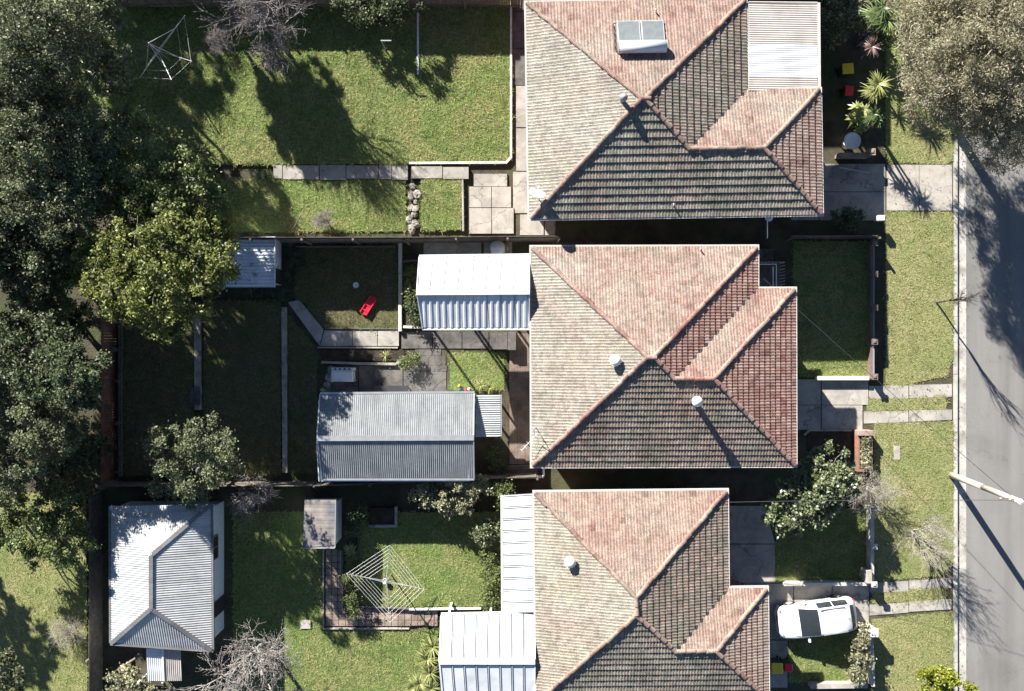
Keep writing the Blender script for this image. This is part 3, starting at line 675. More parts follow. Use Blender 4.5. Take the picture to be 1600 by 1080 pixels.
    for nm, pl, poly in cells:
        uu = [(Vector(q) - pl.p0).dot(pl.e) for q in poly]; vv = [(Vector(q) - pl.p0).dot(pl.n) for q in poly]
        gp = g * pl.c
        pcl = [Vector(q) for q in poly]
        PV = []; PF = []; PT = []
        for j in range(int(max(vv) / gp) + 2):
            for i in range(int(math.floor(min(uu) / wd)) - 1, int(max(uu) / wd) + 2):
                u0 = i * wd; v0 = j * gp - 0.035
                if u0 > max(uu) or u0 + wd < min(uu): continue
                o = pl.p0 + pl.e * u0 + pl.n * v0
                cs = np.array([tuple(o + pl.e * du + pl.n * dv) for du, dv in ((0, 0.037), (wd, 0.037), (wd, gp), (0, gp), (wd / 2, gp / 2))])
                # inside all edges?
                ins_ = np.ones(5, bool); dmin = 1e9
                for q in range(len(pcl)):
                    A = pcl[q]; C = pcl[(q + 1) % len(pcl)]; d = (C - A).normalized()
                    sd_ = d.x * (cs[:, 1] - A.y) - d.y * (cs[:, 0] - A.x); ins_ &= sd_ > -1e-4; 
                    if sd_.max() < -0.001: dmin = -1
                if dmin < 0: continue
                fr = pl.frame(o.x, o.y, random.uniform(-.003, .004)); 
                fr = fr @ Matrix.Rotation(random.gauss(0, 0.011), 4, 'Z') @ Matrix.Rotation(random.gauss(0, 0.013), 4, 'X') @ Matrix.Rotation(random.gauss(0, 0.012), 4, 'Y')
                tint = min(0.999, max(0.101, random.betavariate(3.2, 3.0))) if random.random() > 0.018 else 0.02
                if ins_.all(): full.append((o.length_squared, fr, tint, nm))
                else:
                    k0 = len(PV)
                    PV.extend([tuple(fr @ Vector(q)) for q in tv]); PF.extend([tuple(k0 + q for q in f_) for f_ in tf]); PT.extend([tint] * len(tf))
        if PF:
            # eaves overhang kept: push the eave edge of the clip outwards
            cp = []
            for q in range(len(pcl)):
                pt = pcl[q].copy()
                if abs((pt - pl.p0).dot(pl.n)) < 1e-3: pt = pt - pl.n * 0.06
                cp.append((pt.x, pt.y))
            oV, oF, oT = clip_bm(PV, PF, PT, cp)
            k0 = len(FV); FV.extend(oV); FF.extend([tuple(k0 + q for q in f_) for f_ in oF]); FT.extend(oT); FL.extend([LI[nm]] * len(oF))
    full.sort(key=lambda q: q[0])
    for (_, fr, tint, nm) in full[:300]: inst('roof_tile', variants[(nm, int(tint * 10))], roof, fr)
    for (_, fr, tint, nm) in full[300:]:
        k0 = len(FV); FV.extend([tuple(fr @ Vector(q)) for q in tv]); FF.extend([tuple(k0 + q for q in f_) for f_ in tf]); FT.extend([tint] * len(tf)); FL.extend([LI[nm]] * len(tf))
    off = off_of(roof); me = bpy.data.meshes.new('roof_tiling'); me.from_pydata([(q[0] - off.x, q[1] - off.y, q[2] - off.z) for q in FV], [], FF)
    at = me.attributes.new('tint', 'FLOAT', 'FACE'); at.data.foreach_set('value', np.array(FT, dtype=np.float32)); me.materials.append(mat)
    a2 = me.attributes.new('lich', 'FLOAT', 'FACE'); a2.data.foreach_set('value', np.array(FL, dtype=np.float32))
    to = bpy.data.objects.new('roof_tiling', me); link(to, roof); to['kind'] = 'stuff'
    # ridge and hip caps
    cv, cf = cap_geo(); caps = [mk_mesh('ridge_cap', cv, cf, mat, (i + .3) / 6) for i in range(6)]
    def P3(q, dz=0.02):
        zz = min(PL['left'].z(*T(q)), PL['top'].z(*T(q)), PL['right'].z(*T(q)), PL['bottom'].z(*T(q)))
        zx = min(PL['xtop'].z(*T(q)), PL['xright'].z(*T(q)), PL['bottom'].z(*T(q)))
        return Vector((*T(q), max(zz, zx) + dz))
    segs = [((X0, Y0), RL), ((X0, Y1), RTL), ((X1, Y1), RTR), (V_, RR), ((X2, Y0), E_), ((X2, YE), E_), (V_, E_)]
    if (Vector(RTL) - Vector(RTR)).length > 0.05: segs.append((RTL, RTR))
    if (Vector(RL) - Vector(RTL)).length > 0.05: segs.append((RL, RTL))
    for (qa, qb) in segs:
        A = P3(qa, 0.055); C = P3(qb, 0.055); d = C - A; L = d.length; nn = max(1, int(L / 0.395)); x = d.normalized()
        y = Vector((0, 0, 1)).cross(x).normalized(); z = x.cross(y)
        for i in range(nn):
            pnt = A + d * (i / nn); yy = y
            m4 = Matrix((x, y, z)).transposed().to_4x4(); m4.translation = pnt + z * random.uniform(-.012, .012) + y * random.gauss(0, .012)
            inst('ridge_cap', random.choice(caps), roof, m4 @ Matrix.Rotation(random.gauss(0, .02), 4, 'Z'))
    # valley flashing
    va = P3((X1, YE), 0.058); vb = P3(V_, 0.058)
    obj('valley_flashing', B().bar(va, vb, 0.16, 0.012), M['dark_metal'], roof)
    # gutters
    gt = B(); ring = [(X0, Y0), (X2, Y0), (X2, YE), (X1, YE), (X1, Y1), (X0, Y1)]
    for i in range(6):
        A = Vector(ring[i]); C = Vector(ring[(i + 1) % 6]); d = (C - A).normalized(); nrm = Vector((d.y, -d.x))
        reflex_end = (i == 2); reflex_start = (i == 3)
        A2 = A + nrm * 0.075 - d * (0.0 if not reflex_start else -0.0); C2 = C + nrm * 0.075 + d * (0.135 if not reflex_end else -0.0)
        if reflex_start: A2 = A + nrm * 0.075 + d * 0.14
        ta, tc = T(A2), T(C2)
        gt.bar((*ta, ze - 0.03), (*tc, ze - 0.03), 0.12, 0.11)
    obj('gutter', gt, M['gutter'], root)
    return root, roof, PL, T, (X0, X1, X2, Y0, Y1, YE, ze)

top_h = tiled_house('tiled_house', 'top house with pale pink tiled hip roof, solar water heater and patio awning', (826, 3, 1166, 338), (1280, 145), 4.5, 21, 0.9, M['tile_top'], 0.30, 0.375, M['brick'],
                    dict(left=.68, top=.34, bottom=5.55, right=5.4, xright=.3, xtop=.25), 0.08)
mid_h = tiled_house('tiled_house', 'middle house with red tiled hip roof and white patio gable beside it', (832, 387, 1182, 727), (1241, 453), 4.05, 21, 0.15, M['tile_mid'], 0.29, 0.30, M['render'],
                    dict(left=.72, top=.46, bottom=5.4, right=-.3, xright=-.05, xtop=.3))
low_h = tiled_house('tiled_house', 'bottom house with orange tiled hip roof beside the white car', (838, 769, 1136, 1094), (1197, 922), 3.6, 21, 0.6, M['tile_low'], 0.29, 0.32, M['brick'],
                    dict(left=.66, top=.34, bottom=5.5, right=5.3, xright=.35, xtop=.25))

# ------------------------------------------------------------------ metal roofs
def ribbed(poly, zf, rib, pitch, amp, kind='sine'):
    """sheet over a convex plan polygon; ribs run along the plan direction rib"""
    d = Vector((rib[0], rib[1])).normalized(); n = Vector((-d.y, d.x)); b = B()
    cs = [Vector(q).dot(n) for q in poly]; lo, hi = min(cs) + 1e-3, max(cs) - 1e-3
    if kind == 'sine': steps = max(2, int((hi - lo) / pitch * 6)); samp = [lo + (hi - lo) * i / steps for i in range(steps + 1)]; wv = [amp * math.sin(2 * math.pi * (c - lo) / pitch) for c in samp]
    else:
        samp, wv = [], []
        c = lo; k = 0
        fr = {'trap': ((0, 0), (.42, 0), (.54, 1), (.80, 1), (.92, 0)), 'seam': ((0, 0), (.90, 0), (.915, 1), (.985, 1), (.999, 0))}[kind]
        while c < hi:
            for (f_, h_) in fr:
                if c + f_ * pitch < hi: samp.append(c + f_ * pitch); wv.append(h_ * amp)
            c += pitch
        samp.append(hi); wv.append(0)
    prev = None
    for c, h_ in zip(samp, wv):
        ts = []
        for i in range(len(poly)):
            A = Vector(poly[i]); C = Vector(poly[(i + 1) % len(poly)]); ca, cc = A.dot(n), C.dot(n)
            if (ca - c) * (cc - c) <= 0 and abs(ca - cc) > 1e-9:
                q = A + (C - A) * ((c - ca) / (cc - ca)); ts.append(q.dot(d))
        if len(ts) < 2: prev = None; continue
        t0, t1 = min(ts), max(ts); k = len(b.v)
        for tt in (t0, t1):
            q = n * c + d * tt; b.v.append((q.x, q.y, zf(q.x, q.y) + h_))
        if prev is not None: b.f.append((prev, prev + 1, k + 1, k))
        prev = k
    return b
def zplane(p, q, r):
    p, q, r = Vector(p), Vector(q), Vector(r); n = (q - p).cross(r - p)
    return lambda x, y: p.z - (n.x * (x - p.x) + n.y * (y - p.y)) / n.z
def gable_x(root, pts_px, ze, zr, ridge_px, mat, kind, pitch, amp, name='roof', capmat=None, panels=0, rib=(0, 1)):
    """gable roof with a ridge across the picture; pts_px eave corners TL,TR,BR,BL; ridge (left,right) px"""
    TL, TR, BR, BL = [W(*q, ze) for q in pts_px]; RL, RR = [W(*q, zr) for q in ridge_px]
    out = []
    for (quad, nm) in (([TL, TR, RR, RL], 'upper'), ([RL, RR, BR, BL], 'lower')):
        zf = zplane(quad[0], quad[1], quad[2]); poly = ccw([(q.x, q.y) for q in quad])
        if panels:
            for i in range(panels):
                f0, f1 = i / panels, (i + 1) / panels
                L = lambda a, c, f: (a.x + (c.x - a.x) * f, a.y + (c.y - a.y) * f)
                pq = ccw([L(quad[0], quad[1], f0), L(quad[0], quad[1], f1), L(quad[3], quad[2], f1), L(quad[3], quad[2], f0)])
                out.append(obj('roof_panel', ribbed(pq, zf, rib, (Vector(pq[0]) - Vector(pq[1])).length if False else pitch, amp, kind), mat, root))
        else:
            out.append(obj('roof_sheet', ribbed(poly, zf, rib, pitch, amp, kind), mat, root))
        # barge edges + underside lining keep it solid
        vs = [(q.x, q.y, zf(q.x, q.y) - 0.05) for q in quad]; obj('lining', B().add(vs, [(0, 1, 2, 3)]), capmat or mat, root)
    rc = B().bar(RL + Vector((-.02, 0, .035)), RR + Vector((.02, 0, .035)), 0.26, 0.02); obj('ridge_cap', rc, capmat or mat, root)
    for (a, r_, c) in ((TL, RL, BL), (TR, RR, BR)):
        obj('barge_board', B().bar(a + Vector((0, 0, -.02)), r_ + Vector((0, 0, -.02)), 0.05, 0.14).bar(r_ + Vector((0, -.01, -.02)), c + Vector((0, 0, -.02)), 0.05, 0.14), capmat or mat, root)
    for (a, c, s_) in ((TL, TR, 1), (BL, BR, -1)):
        obj('gutter', B().bar(a + Vector((0, .07 * s_, -.05)), c + Vector((0, .07 * s_, -.05)), 0.1, 0.1), capmat or mat, root)
    return TL, TR, BR, BL, RL, RR
def posts(root, pts, z1, mat, r=0.05):
    for (x, y) in pts: obj('post', B().box((x, y, z1 / 2), (2 * r, 2 * r, z1)), mat, root)

def pans(root, quad, n, across, hgt=0.04, mat='white_metal'):
    """n separate roof pans over a quad (A,B,C,D); pans step from edge AD to BC if across else AB to DC"""
    A_, B_, C_, D_ = quad
    for i in range(n):
        f0 = i / n + .07 / n; f1 = (i + 1) / n - .03 / n
        q4 = [A_.lerp(B_, f0), A_.lerp(B_, f1), D_.lerp(C_, f1), D_.lerp(C_, f0)] if across else [A_.lerp(D_, f0), B_.lerp(C_, f0), B_.lerp(C_, f1), A_.lerp(D_, f1)]
        b = B().add([tuple(q) for q in q4] + [tuple(q - Vector((0, 0, .02))) for q in q4], [(0, 1, 2, 3), (7, 6, 5, 4), (0, 4, 5, 1), (1, 5, 6, 2), (2, 6, 7, 3), (3, 7, 4, 0)])
        # standing rib on one edge of the pan
        e0, e1 = (q4[0], q4[3]) if across else (q4[0], q4[1])
        b.bar(e0 + Vector((0, 0, hgt / 2)), e1 + Vector((0, 0, hgt / 2)), .03, hgt)
        obj('roof_pan', b, M[mat], root)
# white patio gable beside the middle house
t = thing('patio_roof', 'white ribbed gable patio roof on posts beside the middle house', 'patio roof', W(740, 458))
q = gable_x(t, [(655, 402), (827, 400), (827, 512), (660, 512)], 3.9, 4.6, [(651, 457), (827, 456)], M['white_metal'], 'trap', 0.31, 0.032, panels=8, capmat=M['white_metal'])
posts(t, [(p.x, p.y) for p in (W(674, 419, 0), W(742, 419, 0), W(818, 419, 0), W(672, 508, 0), W(742, 508, 0), W(818, 508, 0))], 3.85, M['white'])
# white gable carport of the lower house
t = thing('carport', 'white panelled gable carport at the bottom edge beside the lower house', 'carport', W(762, 1030))
CTL, CTR, CBR, CBL = [W(*q_, 3.3) for q_ in ((689, 962), (836, 959), (836, 1106), (693, 1108))]; CRL, CRR = W(686, 1033, 3.9), W(836, 1033, 3.9)
pans(t, (CTL, CTR, CRR, CRL), 8, True); pans(t, (CRL, CRR, CBR, CBL), 8, True)
for q4_ in ((CTL, CTR, CRR, CRL), (CRL, CRR, CBR, CBL)): obj('lining', B().add([q_ - Vector((0, 0, .06)) for q_ in q4_], [(0, 1, 2, 3)]), M['zinc_dark'], t)
obj('ridge_cap', B().bar(CRL + Vector((0, 0, .045)), CRR + Vector((0, 0, .045)), .3, .02), M['white_metal'], t)
obj('gutter', B().bar(CTL + Vector((0, .07, -.05)), CTR + Vector((0, .07, -.05)), .1, .1), M['white_metal'], t)
obj('gutter', B().bar(CBL + Vector((0, -.07, -.05)), CBR + Vector((0, -.07, -.05)), .1, .1), M['white_metal'], t)
for (a_, r_, c_) in ((CTL, CRL, CBL), (CTR, CRR, CBR)): obj('barge_board', B().bar(a_ + Vector((0, 0, -.05)), r_ + Vector((0, 0, -.05)), .05, .14).bar(r_ + Vector((0, -.01, -.05)), c_ + Vector((0, 0, -.05)), .05, .14), M['white_metal'], t)
posts(t, [(p.x, p.y) for p in (W(706, 941), W(768, 941), W(826, 941), W(706, 1062), W(768, 1062), W(826, 1062))], 3.22, M['white'])
# flat pan roof alongside the lower house
t = thing('flat_patio_roof', 'flat white patio roof of wide pans along the lower house', 'patio roof', W(810, 865))
PA = [W(786, 774, 3.2), W(834, 771, 3.45), W(836, 957, 3.45), W(787, 958, 3.2)]
zf = zplane(PA[0], PA[1], PA[2])
pans(t, PA, 10, False)
vs = [(q_.x, q_.y, q_.z - 0.06) for q_ in PA]; obj('lining', B().add(vs, [(0, 1, 2, 3)]), M['zinc_dark'], t)
obj('gutter', B().bar(PA[0] + Vector((-.07, 0, -.03)), PA[3] + Vector((-.07, 0, -.03)), 0.1, 0.11), M['white'], t)
posts(t, [(p.x, p.y) for p in (W(796, 780), W(796, 840), W(796, 900), W(796, 950))], 3.1, M['white'])
# corrugated patio awning on the top house
t = thing('patio_awning', 'flat corrugated awning with one bright white sheet, against the top house', 'awning', W(1200, 90))
for (ya, yb, mt, nm) in ((5, 68, 'offwhite_metal', 'roof_sheet'), (68, 120, 'white_metal', 'clear_sheet'), (120, 142, 'offwhite_metal', 'roof_sheet')):
    PA = [W(1170, ya, 4.62), W(1277, ya + 1, 4.45), W(1278, yb + 1, 4.45), W(1170, yb, 4.62)]
    zf = zplane(PA[0], PA[1], PA[2])
    obj(nm, ribbed(ccw([(q_.x, q_.y) for q_ in PA]), zf, (1, 0), 0.105, 0.009), M[mt], t)
PA = [W(1170, 5, 4.62), W(1277, 6, 4.45), W(1278, 143, 4.45), W(1170, 142, 4.62)]
obj('lining', B().add([(q_.x, q_.y, q_.z - 0.06) for q_ in PA], [(0, 1, 2, 3)]), M['white'], t)
obj('gutter', B().bar(PA[1] + Vector((.07, 0.05, -.03)), PA[2] + Vector((.07, -.0, -.03)), 0.12, 0.12), M['gutter'], t)
obj('fascia', B().bar(PA[0] + Vector((0, .06, -.04)), PA[1] + Vector((0, .06, -.04)), 0.05, 0.13), M['gutter'], t)
posts(t, [(p.x, p.y) for p in (W(1226, 100), W(1226, 170), W(1226, 62))], 4.36, M['white'])

# big corrugated shed in the middle yard
t = thing('corrugated_shed', 'long grey corrugated gable shed in the middle back yard', 'shed', W(620, 680))
gable_x(t, [(500, 617), (741, 615), (741, 747), (503, 747)], 2.55, 3.15, [(496, 685), (740, 684)], M['zinc'], 'sine', 0.10, 0.014, capmat=M['rail'])
wq = [W2(*q_, 0) for q_ in ((512, 622), (735, 620), (735, 742), (514, 742))]
obj('wall', B().prism(ccw(wq), 0.0, 2.45), M['weatherboard'], t)
a, c, d_ = W(511, 622), W(511, 742), W(511, 684)
for xx in (512.5, 734.5):
    p0, p1, p2 = W(xx, 622), W(xx, 742), W(xx, 683)
    obj('gable_wall', B().add([(p0.x, p0.y, 2.46), (p1.x, p1.y, 2.46), (p2.x, p2.y, 3.03), (p0.x + .05, p0.y, 2.5), (p1.x + .05, p1.y, 2.5), (p2.x + .05, p2.y, 3.03)], [(0, 1, 2), (3, 5, 4), (0, 3, 4, 1), (1, 4, 5, 2), (2, 5, 3, 0)]), M['weatherboard'], t)
dz = W(600, 620)
obj('door', B().box((dz.x, dz.y + 0.02, 1.05), (2.2, 0.05, 2.1)), M['grey_paint'], t)
# lean-to on its right end
t = thing('lean_to_roof', 'small grey corrugated lean-to roof at the right end of the long shed', 'lean-to', W(765, 650))
PA = [W(743, 617, 2.47), W(782, 617, 2.36), W(782, 682, 2.36), W(743, 683, 2.47)]
zf = zplane(PA[0], PA[1], PA[2])
obj('roof_sheet', ribbed(ccw([(q_.x, q_.y) for q_ in PA]), zf, (1, 0), 0.11, 0.015), M['zinc_light'], t)
obj('lining', B().add([(q_.x, q_.y, q_.z - 0.05) for q_ in PA], [(0, 1, 2, 3)]), M['zinc_dark'], t)
obj('fascia', B().bar(PA[1] + Vector((.04, 0, -.05)), PA[2] + Vector((.04, 0, -.05)), 0.05, 0.12), M['rail'], t)
posts(t, [W2(776, 622), W2(776, 677)], 2.3, M['timber'], 0.045)

# flaking old shed under the yellow-green tree
t = thing('garden_shed', 'small old white shed with flaking ribbed roof under the yellow-green tree', 'shed', W(410, 410))
PA = [W(338, 371, 2.1), W(429, 370, 2.1), W(428, 449, 2.0), W(340, 449, 2.0)]
zf = zplane(PA[0], PA[1], PA[2])
obj('roof_sheet', ribbed(ccw([(q_.x, q_.y) for q_ in PA]), zf, (1, 0), 0.17, 0.035, 'trap'), M['rust_metal'], t)
obj('lining', B().add([(q_.x, q_.y, q_.z - 0.05) for q_ in PA], [(0, 1, 2, 3)]), M['rust_metal'], t)
wq = [W2(*q_, 0) for q_ in ((352, 378), (440, 378), (440, 446), (352, 446))]
obj('wall', B().prism(ccw(wq), 0, 1.97), M['rust_metal'], t)
obj('fascia', B().bar(PA[1] + Vector((.03, 0, -.0)), PA[2] + Vector((.03, 0, -.0)), 0.05, 0.14), M['weatherboard'], t)
dz = W(440, 434); obj('door', B().box((dz.x + .02, dz.y, 0.95), (0.05, 0.75, 1.8)), M['dark_metal'], t)

# outbuilding with hipped corrugated roof
t = thing('outbuilding', 'grey hipped corrugated outbuilding with pale blue side wall, bottom left', 'outbuilding', W(262, 900))
ze, zr = 2.7, 3.6
TL, TR, BR, BL = W(173, 791, ze), W(329, 789, ze), W(331, 1016, ze), W(174, 1005, ze)
R1, R2 = W(236, 868, zr), W(236, 951, zr)
for (quad, rib, mt) in (([TL, BL, R2, R1], (1, 0), 'white_metal'), ([TR, BR, R2, R1], (1, 0), 'zinc'), ([TL, TR, R1], (0, 1), 'zinc'), ([BL, BR, R2], (0, 1), 'zinc_dark')):
    mt = 'zinc_light'
    zf = zplane(quad[0], quad[1], quad[2]); obj('roof_sheet', ribbed(ccw([(q_.x, q_.y) for q_ in quad]), zf, rib, 0.115, 0.010), M[mt], t)
    obj('lining', B().add([(q_.x, q_.y, zf(q_.x, q_.y) - .05) for q_ in quad], [tuple(range(len(quad)))]), M[mt], t)
for (a, c) in ((R1, R2), (TL, R1), (TR, R1), (BL, R2), (BR, R2)): obj('ridge_cap', B().bar(a + Vector((0, 0, .03)), c + Vector((0, 0, .03)), 0.2, 0.02), M['zinc_light' if a is TL else 'zinc_dark'], t)
obj('gutter', B().bar(TL + Vector((-.06, 0, -.04)), BL + Vector((-.06, 0, -.04)), .1, .1).bar(BL + Vector((-.06, -.06, -.04)), BR + Vector((0.06, -.06, -.04)), .1, .1).bar(TR + Vector((.06, 0, -.04)), BR + Vector((.06, 0, -.04)), .1, .1), M['zinc_dark'], t)
wq = [W2(*q_, 0) for q_ in ((205, 783), (350, 783), (350, 982), (205, 982))]
wl = obj('wall', B().prism(ccw(wq), 0, 2.63), M['weatherboard'], t)
for (y, hh, zz, nm, mt) in ((845, 0.95, 1.75, 'window', 'glass'), (940, 0.8, 1.02, 'door', 'dark_metal')):
    p_ = W(350, y); wn = obj(nm, B().box((p_.x + .02, p_.y, zz), (0.05, 1.1 if nm == 'window' else .8, hh if nm == 'window' else 2.0)), M[mt], t)
    if nm == 'window':
        obj('frame', B().box((p_.x + .04, p_.y + .57, zz), (.07, .06, hh + .1)).box((p_.x + .04, p_.y - .57, zz), (.07, .06, hh + .1)).box((p_.x + .04, p_.y, zz + .5), (.07, 1.08, .06)).box((p_.x + .041, p_.y, zz - .5), (.09, 1.08, .06)).box((p_.x + .042, p_.y, zz), (.06, .05, .93)), M['timber'], wn)
# its small awning
t = thing('porch_awning', 'small pale corrugated porch awning below the grey outbuilding', 'awning', W(258, 1040))
for (xa, xb, mt) in ((228, 253, 'white_metal'), (255, 282, 'offwhite_metal')):
    PA = [W(xa, 1014, 2.35), W(xb, 1014, 2.35), W(xb + 2, 1064, 2.1), W(xa + 2, 1064, 2.1)]
    zf = zplane(PA[0], PA[1], PA[2]); obj('roof_sheet', ribbed(ccw([(q_.x, q_.y) for q_ in PA]), zf, (0, 1), 0.1, 0.014), M[mt], t)
    obj('lining', B().add([(q_.x, q_.y, q_.z - .05) for q_ in PA], [(0, 1, 2, 3)]), M[mt], t)
obj('beam', B().bar(W(254, 1014, 2.4), W(256, 1064, 2.15), .07, .05), M['white'], t)
posts(t, [W2(240, 1045), W2(276, 1045)], 2.05, M['white'], .04)
# little flat shed in the lower yard
t = thing('tool_shed', 'small flat roofed tool shed with pale blue side in the lower yard', 'shed', W(507, 815))
PA = [W(476, 781, 1.95), W(524, 781, 2.1), W(523, 856, 2.1), W(473, 856, 1.95)]
zf = zplane(PA[0], PA[1], PA[2]); obj('roof_sheet', ribbed(ccw([(q_.x, q_.y) for q_ in PA]), zf, (1, 0), 0.4, 0.008, 'trap'), M['brown_roof'], t)
obj('lining', B().add([(q_.x, q_.y, q_.z - .04) for q_ in PA], [(0, 1, 2, 3)]), M['zinc_dark'], t)
obj('fascia', B().bar(PA[1] + Vector((.02, 0, -.02)), PA[2] + Vector((.02, 0, -.02)), .04, .1).bar(PA[3] + Vector((0, -.02, -.02)), PA[2] + Vector((0, -.02, -.02)), .04, .1), M['rail'], t)
obj('wall', B().prism(Q([(489, 778), (534, 778), (534, 840), (489, 840)]), 0, 1.9), M['weatherboard'], t)
# neighbour's garage beyond the top edge, whose shadow crosses the top lawn
t = thing('neighbour_garage', 'garage beyond the top edge whose shadow crosses the top lawn', 'garage', W(555, -160))
gable_x(t, [(470, -235), (655, -235), (655, -128), (470, -128)], 3.2, 4.5, [(470, -182), (655, -182)], M['zinc'], 'sine', .1, .014, capmat=M['rail'])
obj('wall', B().prism(Q(rect(495, -215, 632, -110)), 0, 3.1), M['render'], t)

# the next house up the street, just beyond the top edge: its roof shades the top front garden
t = thing('neighbour_house', 'hip roofed house beyond the top edge, shading the top front garden', 'house', W(1050, -190))
ze = 4.8; TL, TR, BR, BL = W(850, -330, ze), W(1285, -330, ze), W(1285, -48, ze), W(850, -48, ze); R1, R2 = W(985, -195, 7.0), W(1150, -195, 7.0)
obj('roof', B().add([TL, TR, BR, BL, R1, R2], [(0, 1, 5, 4), (1, 2, 5), (2, 3, 4, 5), (3, 0, 4), (3, 2, 1, 0)]), M['underlay'], t)
obj('wall', B().prism(Q(rect(860, -240, 1235, 0)), 0, 4.75), M['brick'], t)
# ------------------------------------------------------------------ vegetation
def leaf_quads(C, size, up=0.5, asp=0.5):
    n = len(C)
    nm = rng.normal(0, 1, (n, 3)); nm /= np.linalg.norm(nm, axis=1, keepdims=True) + 1e-9
    nm[:, 2] = np.abs(nm[:, 2]) + up; nm /= np.linalg.norm(nm, axis=1, keepdims=True)
    t = rng.normal(0, 1, (n, 3)); t -= (t * nm).sum(1, keepdims=True) * nm; t /= np.linalg.norm(t, axis=1, keepdims=True) + 1e-9
    s = np.cross(nm, t); L = (size * rng.uniform(0.6, 1.35, n))[:, None]
    fold = nm * L * 0.12
    V = np.stack([C - t * L * .5, C + s * L * asp * .5 + fold, C + t * L * .5 , C - s * L * asp * .5 + fold], 1)
    return V.reshape(-1, 3), np.arange(n * 4).reshape(-1, 4)
def crown_points(blobs, n, clump=0.32, shell=0.62, gap=0.35):
    """clumped leaf positions over the upper shells of a set of ellipsoids"""
    out = []; tot = sum(b[3] ** 2 for b in blobs)
    for (x, y, z, r, rz) in blobs:
        m = max(40, int(n * r * r / tot)); k = max(10, int(r * r * 17))
        d = rng.normal(0, 1, (k, 3)); d[:, 2] = d[:, 2] * 0.9 + 0.35; d /= np.linalg.norm(d, axis=1, keepdims=True)
        rad = (shell + (1.04 - shell) * rng.random(k) ** 0.6)[:, None]
        cc = d * rad * np.array([r, r, rz]) + np.array([x, y, z])
        sz = rng.uniform(0.6, 1.35, k) * clump * (0.6 + 0.25 * r)
        idx = rng.integers(0, k, m)
        p = cc[idx] + rng.normal(0, 1, (m, 3)) * (sz[idx, None] * np.array([.5, .5, .36]))
        out.append(p)
    return np.concatenate(out)
def limb(b, a, c, r0, r1, seg=5, wob=0.15, n=6):
    a = Vector(a); c = Vector(c); pts = [a]; L = (c - a).length
    for i in range(1, seg):
        f = i / seg; pts.append(a.lerp(c, f) + Vector((random.uniform(-1, 1), random.uniform(-1, 1), random.uniform(-.5, .5))) * wob * L * .25)
    pts.append(c)
    b.path(pts, [r0 + (r1 - r0) * i / seg for i in range(seg + 1)], n); return pts
def tree(name, label, cat, base_px, blobs_px, nleaf, leaf, mat, group=None, trunk=0.16, clump=0.32, shell=0.62, up=0.5, asp=0.55, bark='bark', zb=0.0):
    """blobs_px: (px, py, z centre, r metres[, rz])"""
    bs = W(*base_px); root = thing(name, label, cat, (bs.x, bs.y, zb), 0, group)
    bl = []
    for q in blobs_px:
        p = W(q[0], q[1], q[2]); bl.append((p.x, p.y, p.z, q[3], q[4] if len(q) > 4 else q[3] * 0.75))
    b = B(); mz = sum(q[2] for q in bl) / len(bl); mx = sum(q[0] for q in bl) / len(bl); my = sum(q[1] for q in bl) / len(bl)
    fork = Vector((bs.x + (mx - bs.x) * .35, bs.y + (my - bs.y) * .35, zb + (mz - zb) * 0.5))
    limb(b, (bs.x, bs.y, zb - .15), fork, trunk, trunk * .7, 4, .12, 7)
    for q in bl:
        pts = limb(b, fork, (q[0], q[1], q[2] + q[4] * .3), trunk * .55, trunk * .15, 5, .3, 5)
        for _ in range(3):
            s_ = random.choice(pts[2:]); d = Vector((random.gauss(0, 1), random.gauss(0, 1), abs(random.gauss(0, .7)))).normalized() * q[3] * .8
            limb(b, s_, s_ + d, trunk * .2, .01, 3, .3, 4)
    obj('trunk', b, M[bark], root, True)
    P = crown_points(bl, nleaf, clump, shell); P[:, 2] = np.maximum(P[:, 2], zb + .05)
    V, F = leaf_quads(P, leaf, up, asp); arr_obj('crown', V, F, M[mat], root)
    return root
def canopy(cx, cy, z, r, k, spread=0.62, rr=0.5):
    """blob list round a centre, pixels, r in metres"""
    out = [(cx, cy, z + r * .15, r * 0.7, r * .55)]
    for i in range(k):
        a = 2 * math.pi * i / k + random.uniform(-.35, .35); d = r * spread * random.uniform(.8, 1.1) * S
        out.append((cx + d * math.cos(a), cy + d * math.sin(a), z + random.uniform(-.35, .25) * r, r * rr * random.uniform(.8, 1.15)))
    return out
G1 = 'grey green gum trees massed along the left edge'
def gum(lab, base, c, z, r, n, mat='leaf_gum', leaf=0.125): return tree('gum_tree', lab, 'tree', base, canopy(*c, z, r, 7), int(n * 1.75), leaf, mat, G1, 0.14, 0.36)
gum('large dark gum tree filling the top left corner', (175, 130), (45, 50), 9.2, 3.0, 17000)
gum('dark gum tree second from the top along the left edge', (170, 225), (45, 160), 8.0, 2.8, 14500)
gum('gum tree with a pale reddish gap right of it, left edge', (195, 275), (110, 215), 7.0, 2.3, 11000)
gum('gum tree just left of the mid green tree', (185, 325), (105, 300), 6.5, 2.3, 11000)
gum('dark gum tree at the left edge above the yellow-green tree', (120, 350), (20, 300), 7.0, 2.4, 10500)
gum('gum tree at the top edge right of the corner tree', (190, 45), (130, 5), 6.0, 2.0, 9500)
gum('low dark tree left of the yellow-green tree', (110, 420), (60, 405), 5.5, 2.2, 9500, 'leaf_dark')
tree('shrub', 'bright speckled tall shrub left of the upper clothes hoist', 'shrub', (190, 130), [(150, 75, 3.6, 1.0), (170, 115, 3.6, 1.15), (165, 95, 3.3, 1.1), (190, 125, 3.0, .7)], 4200, 0.17, 'leaf_gloss', None, .08)
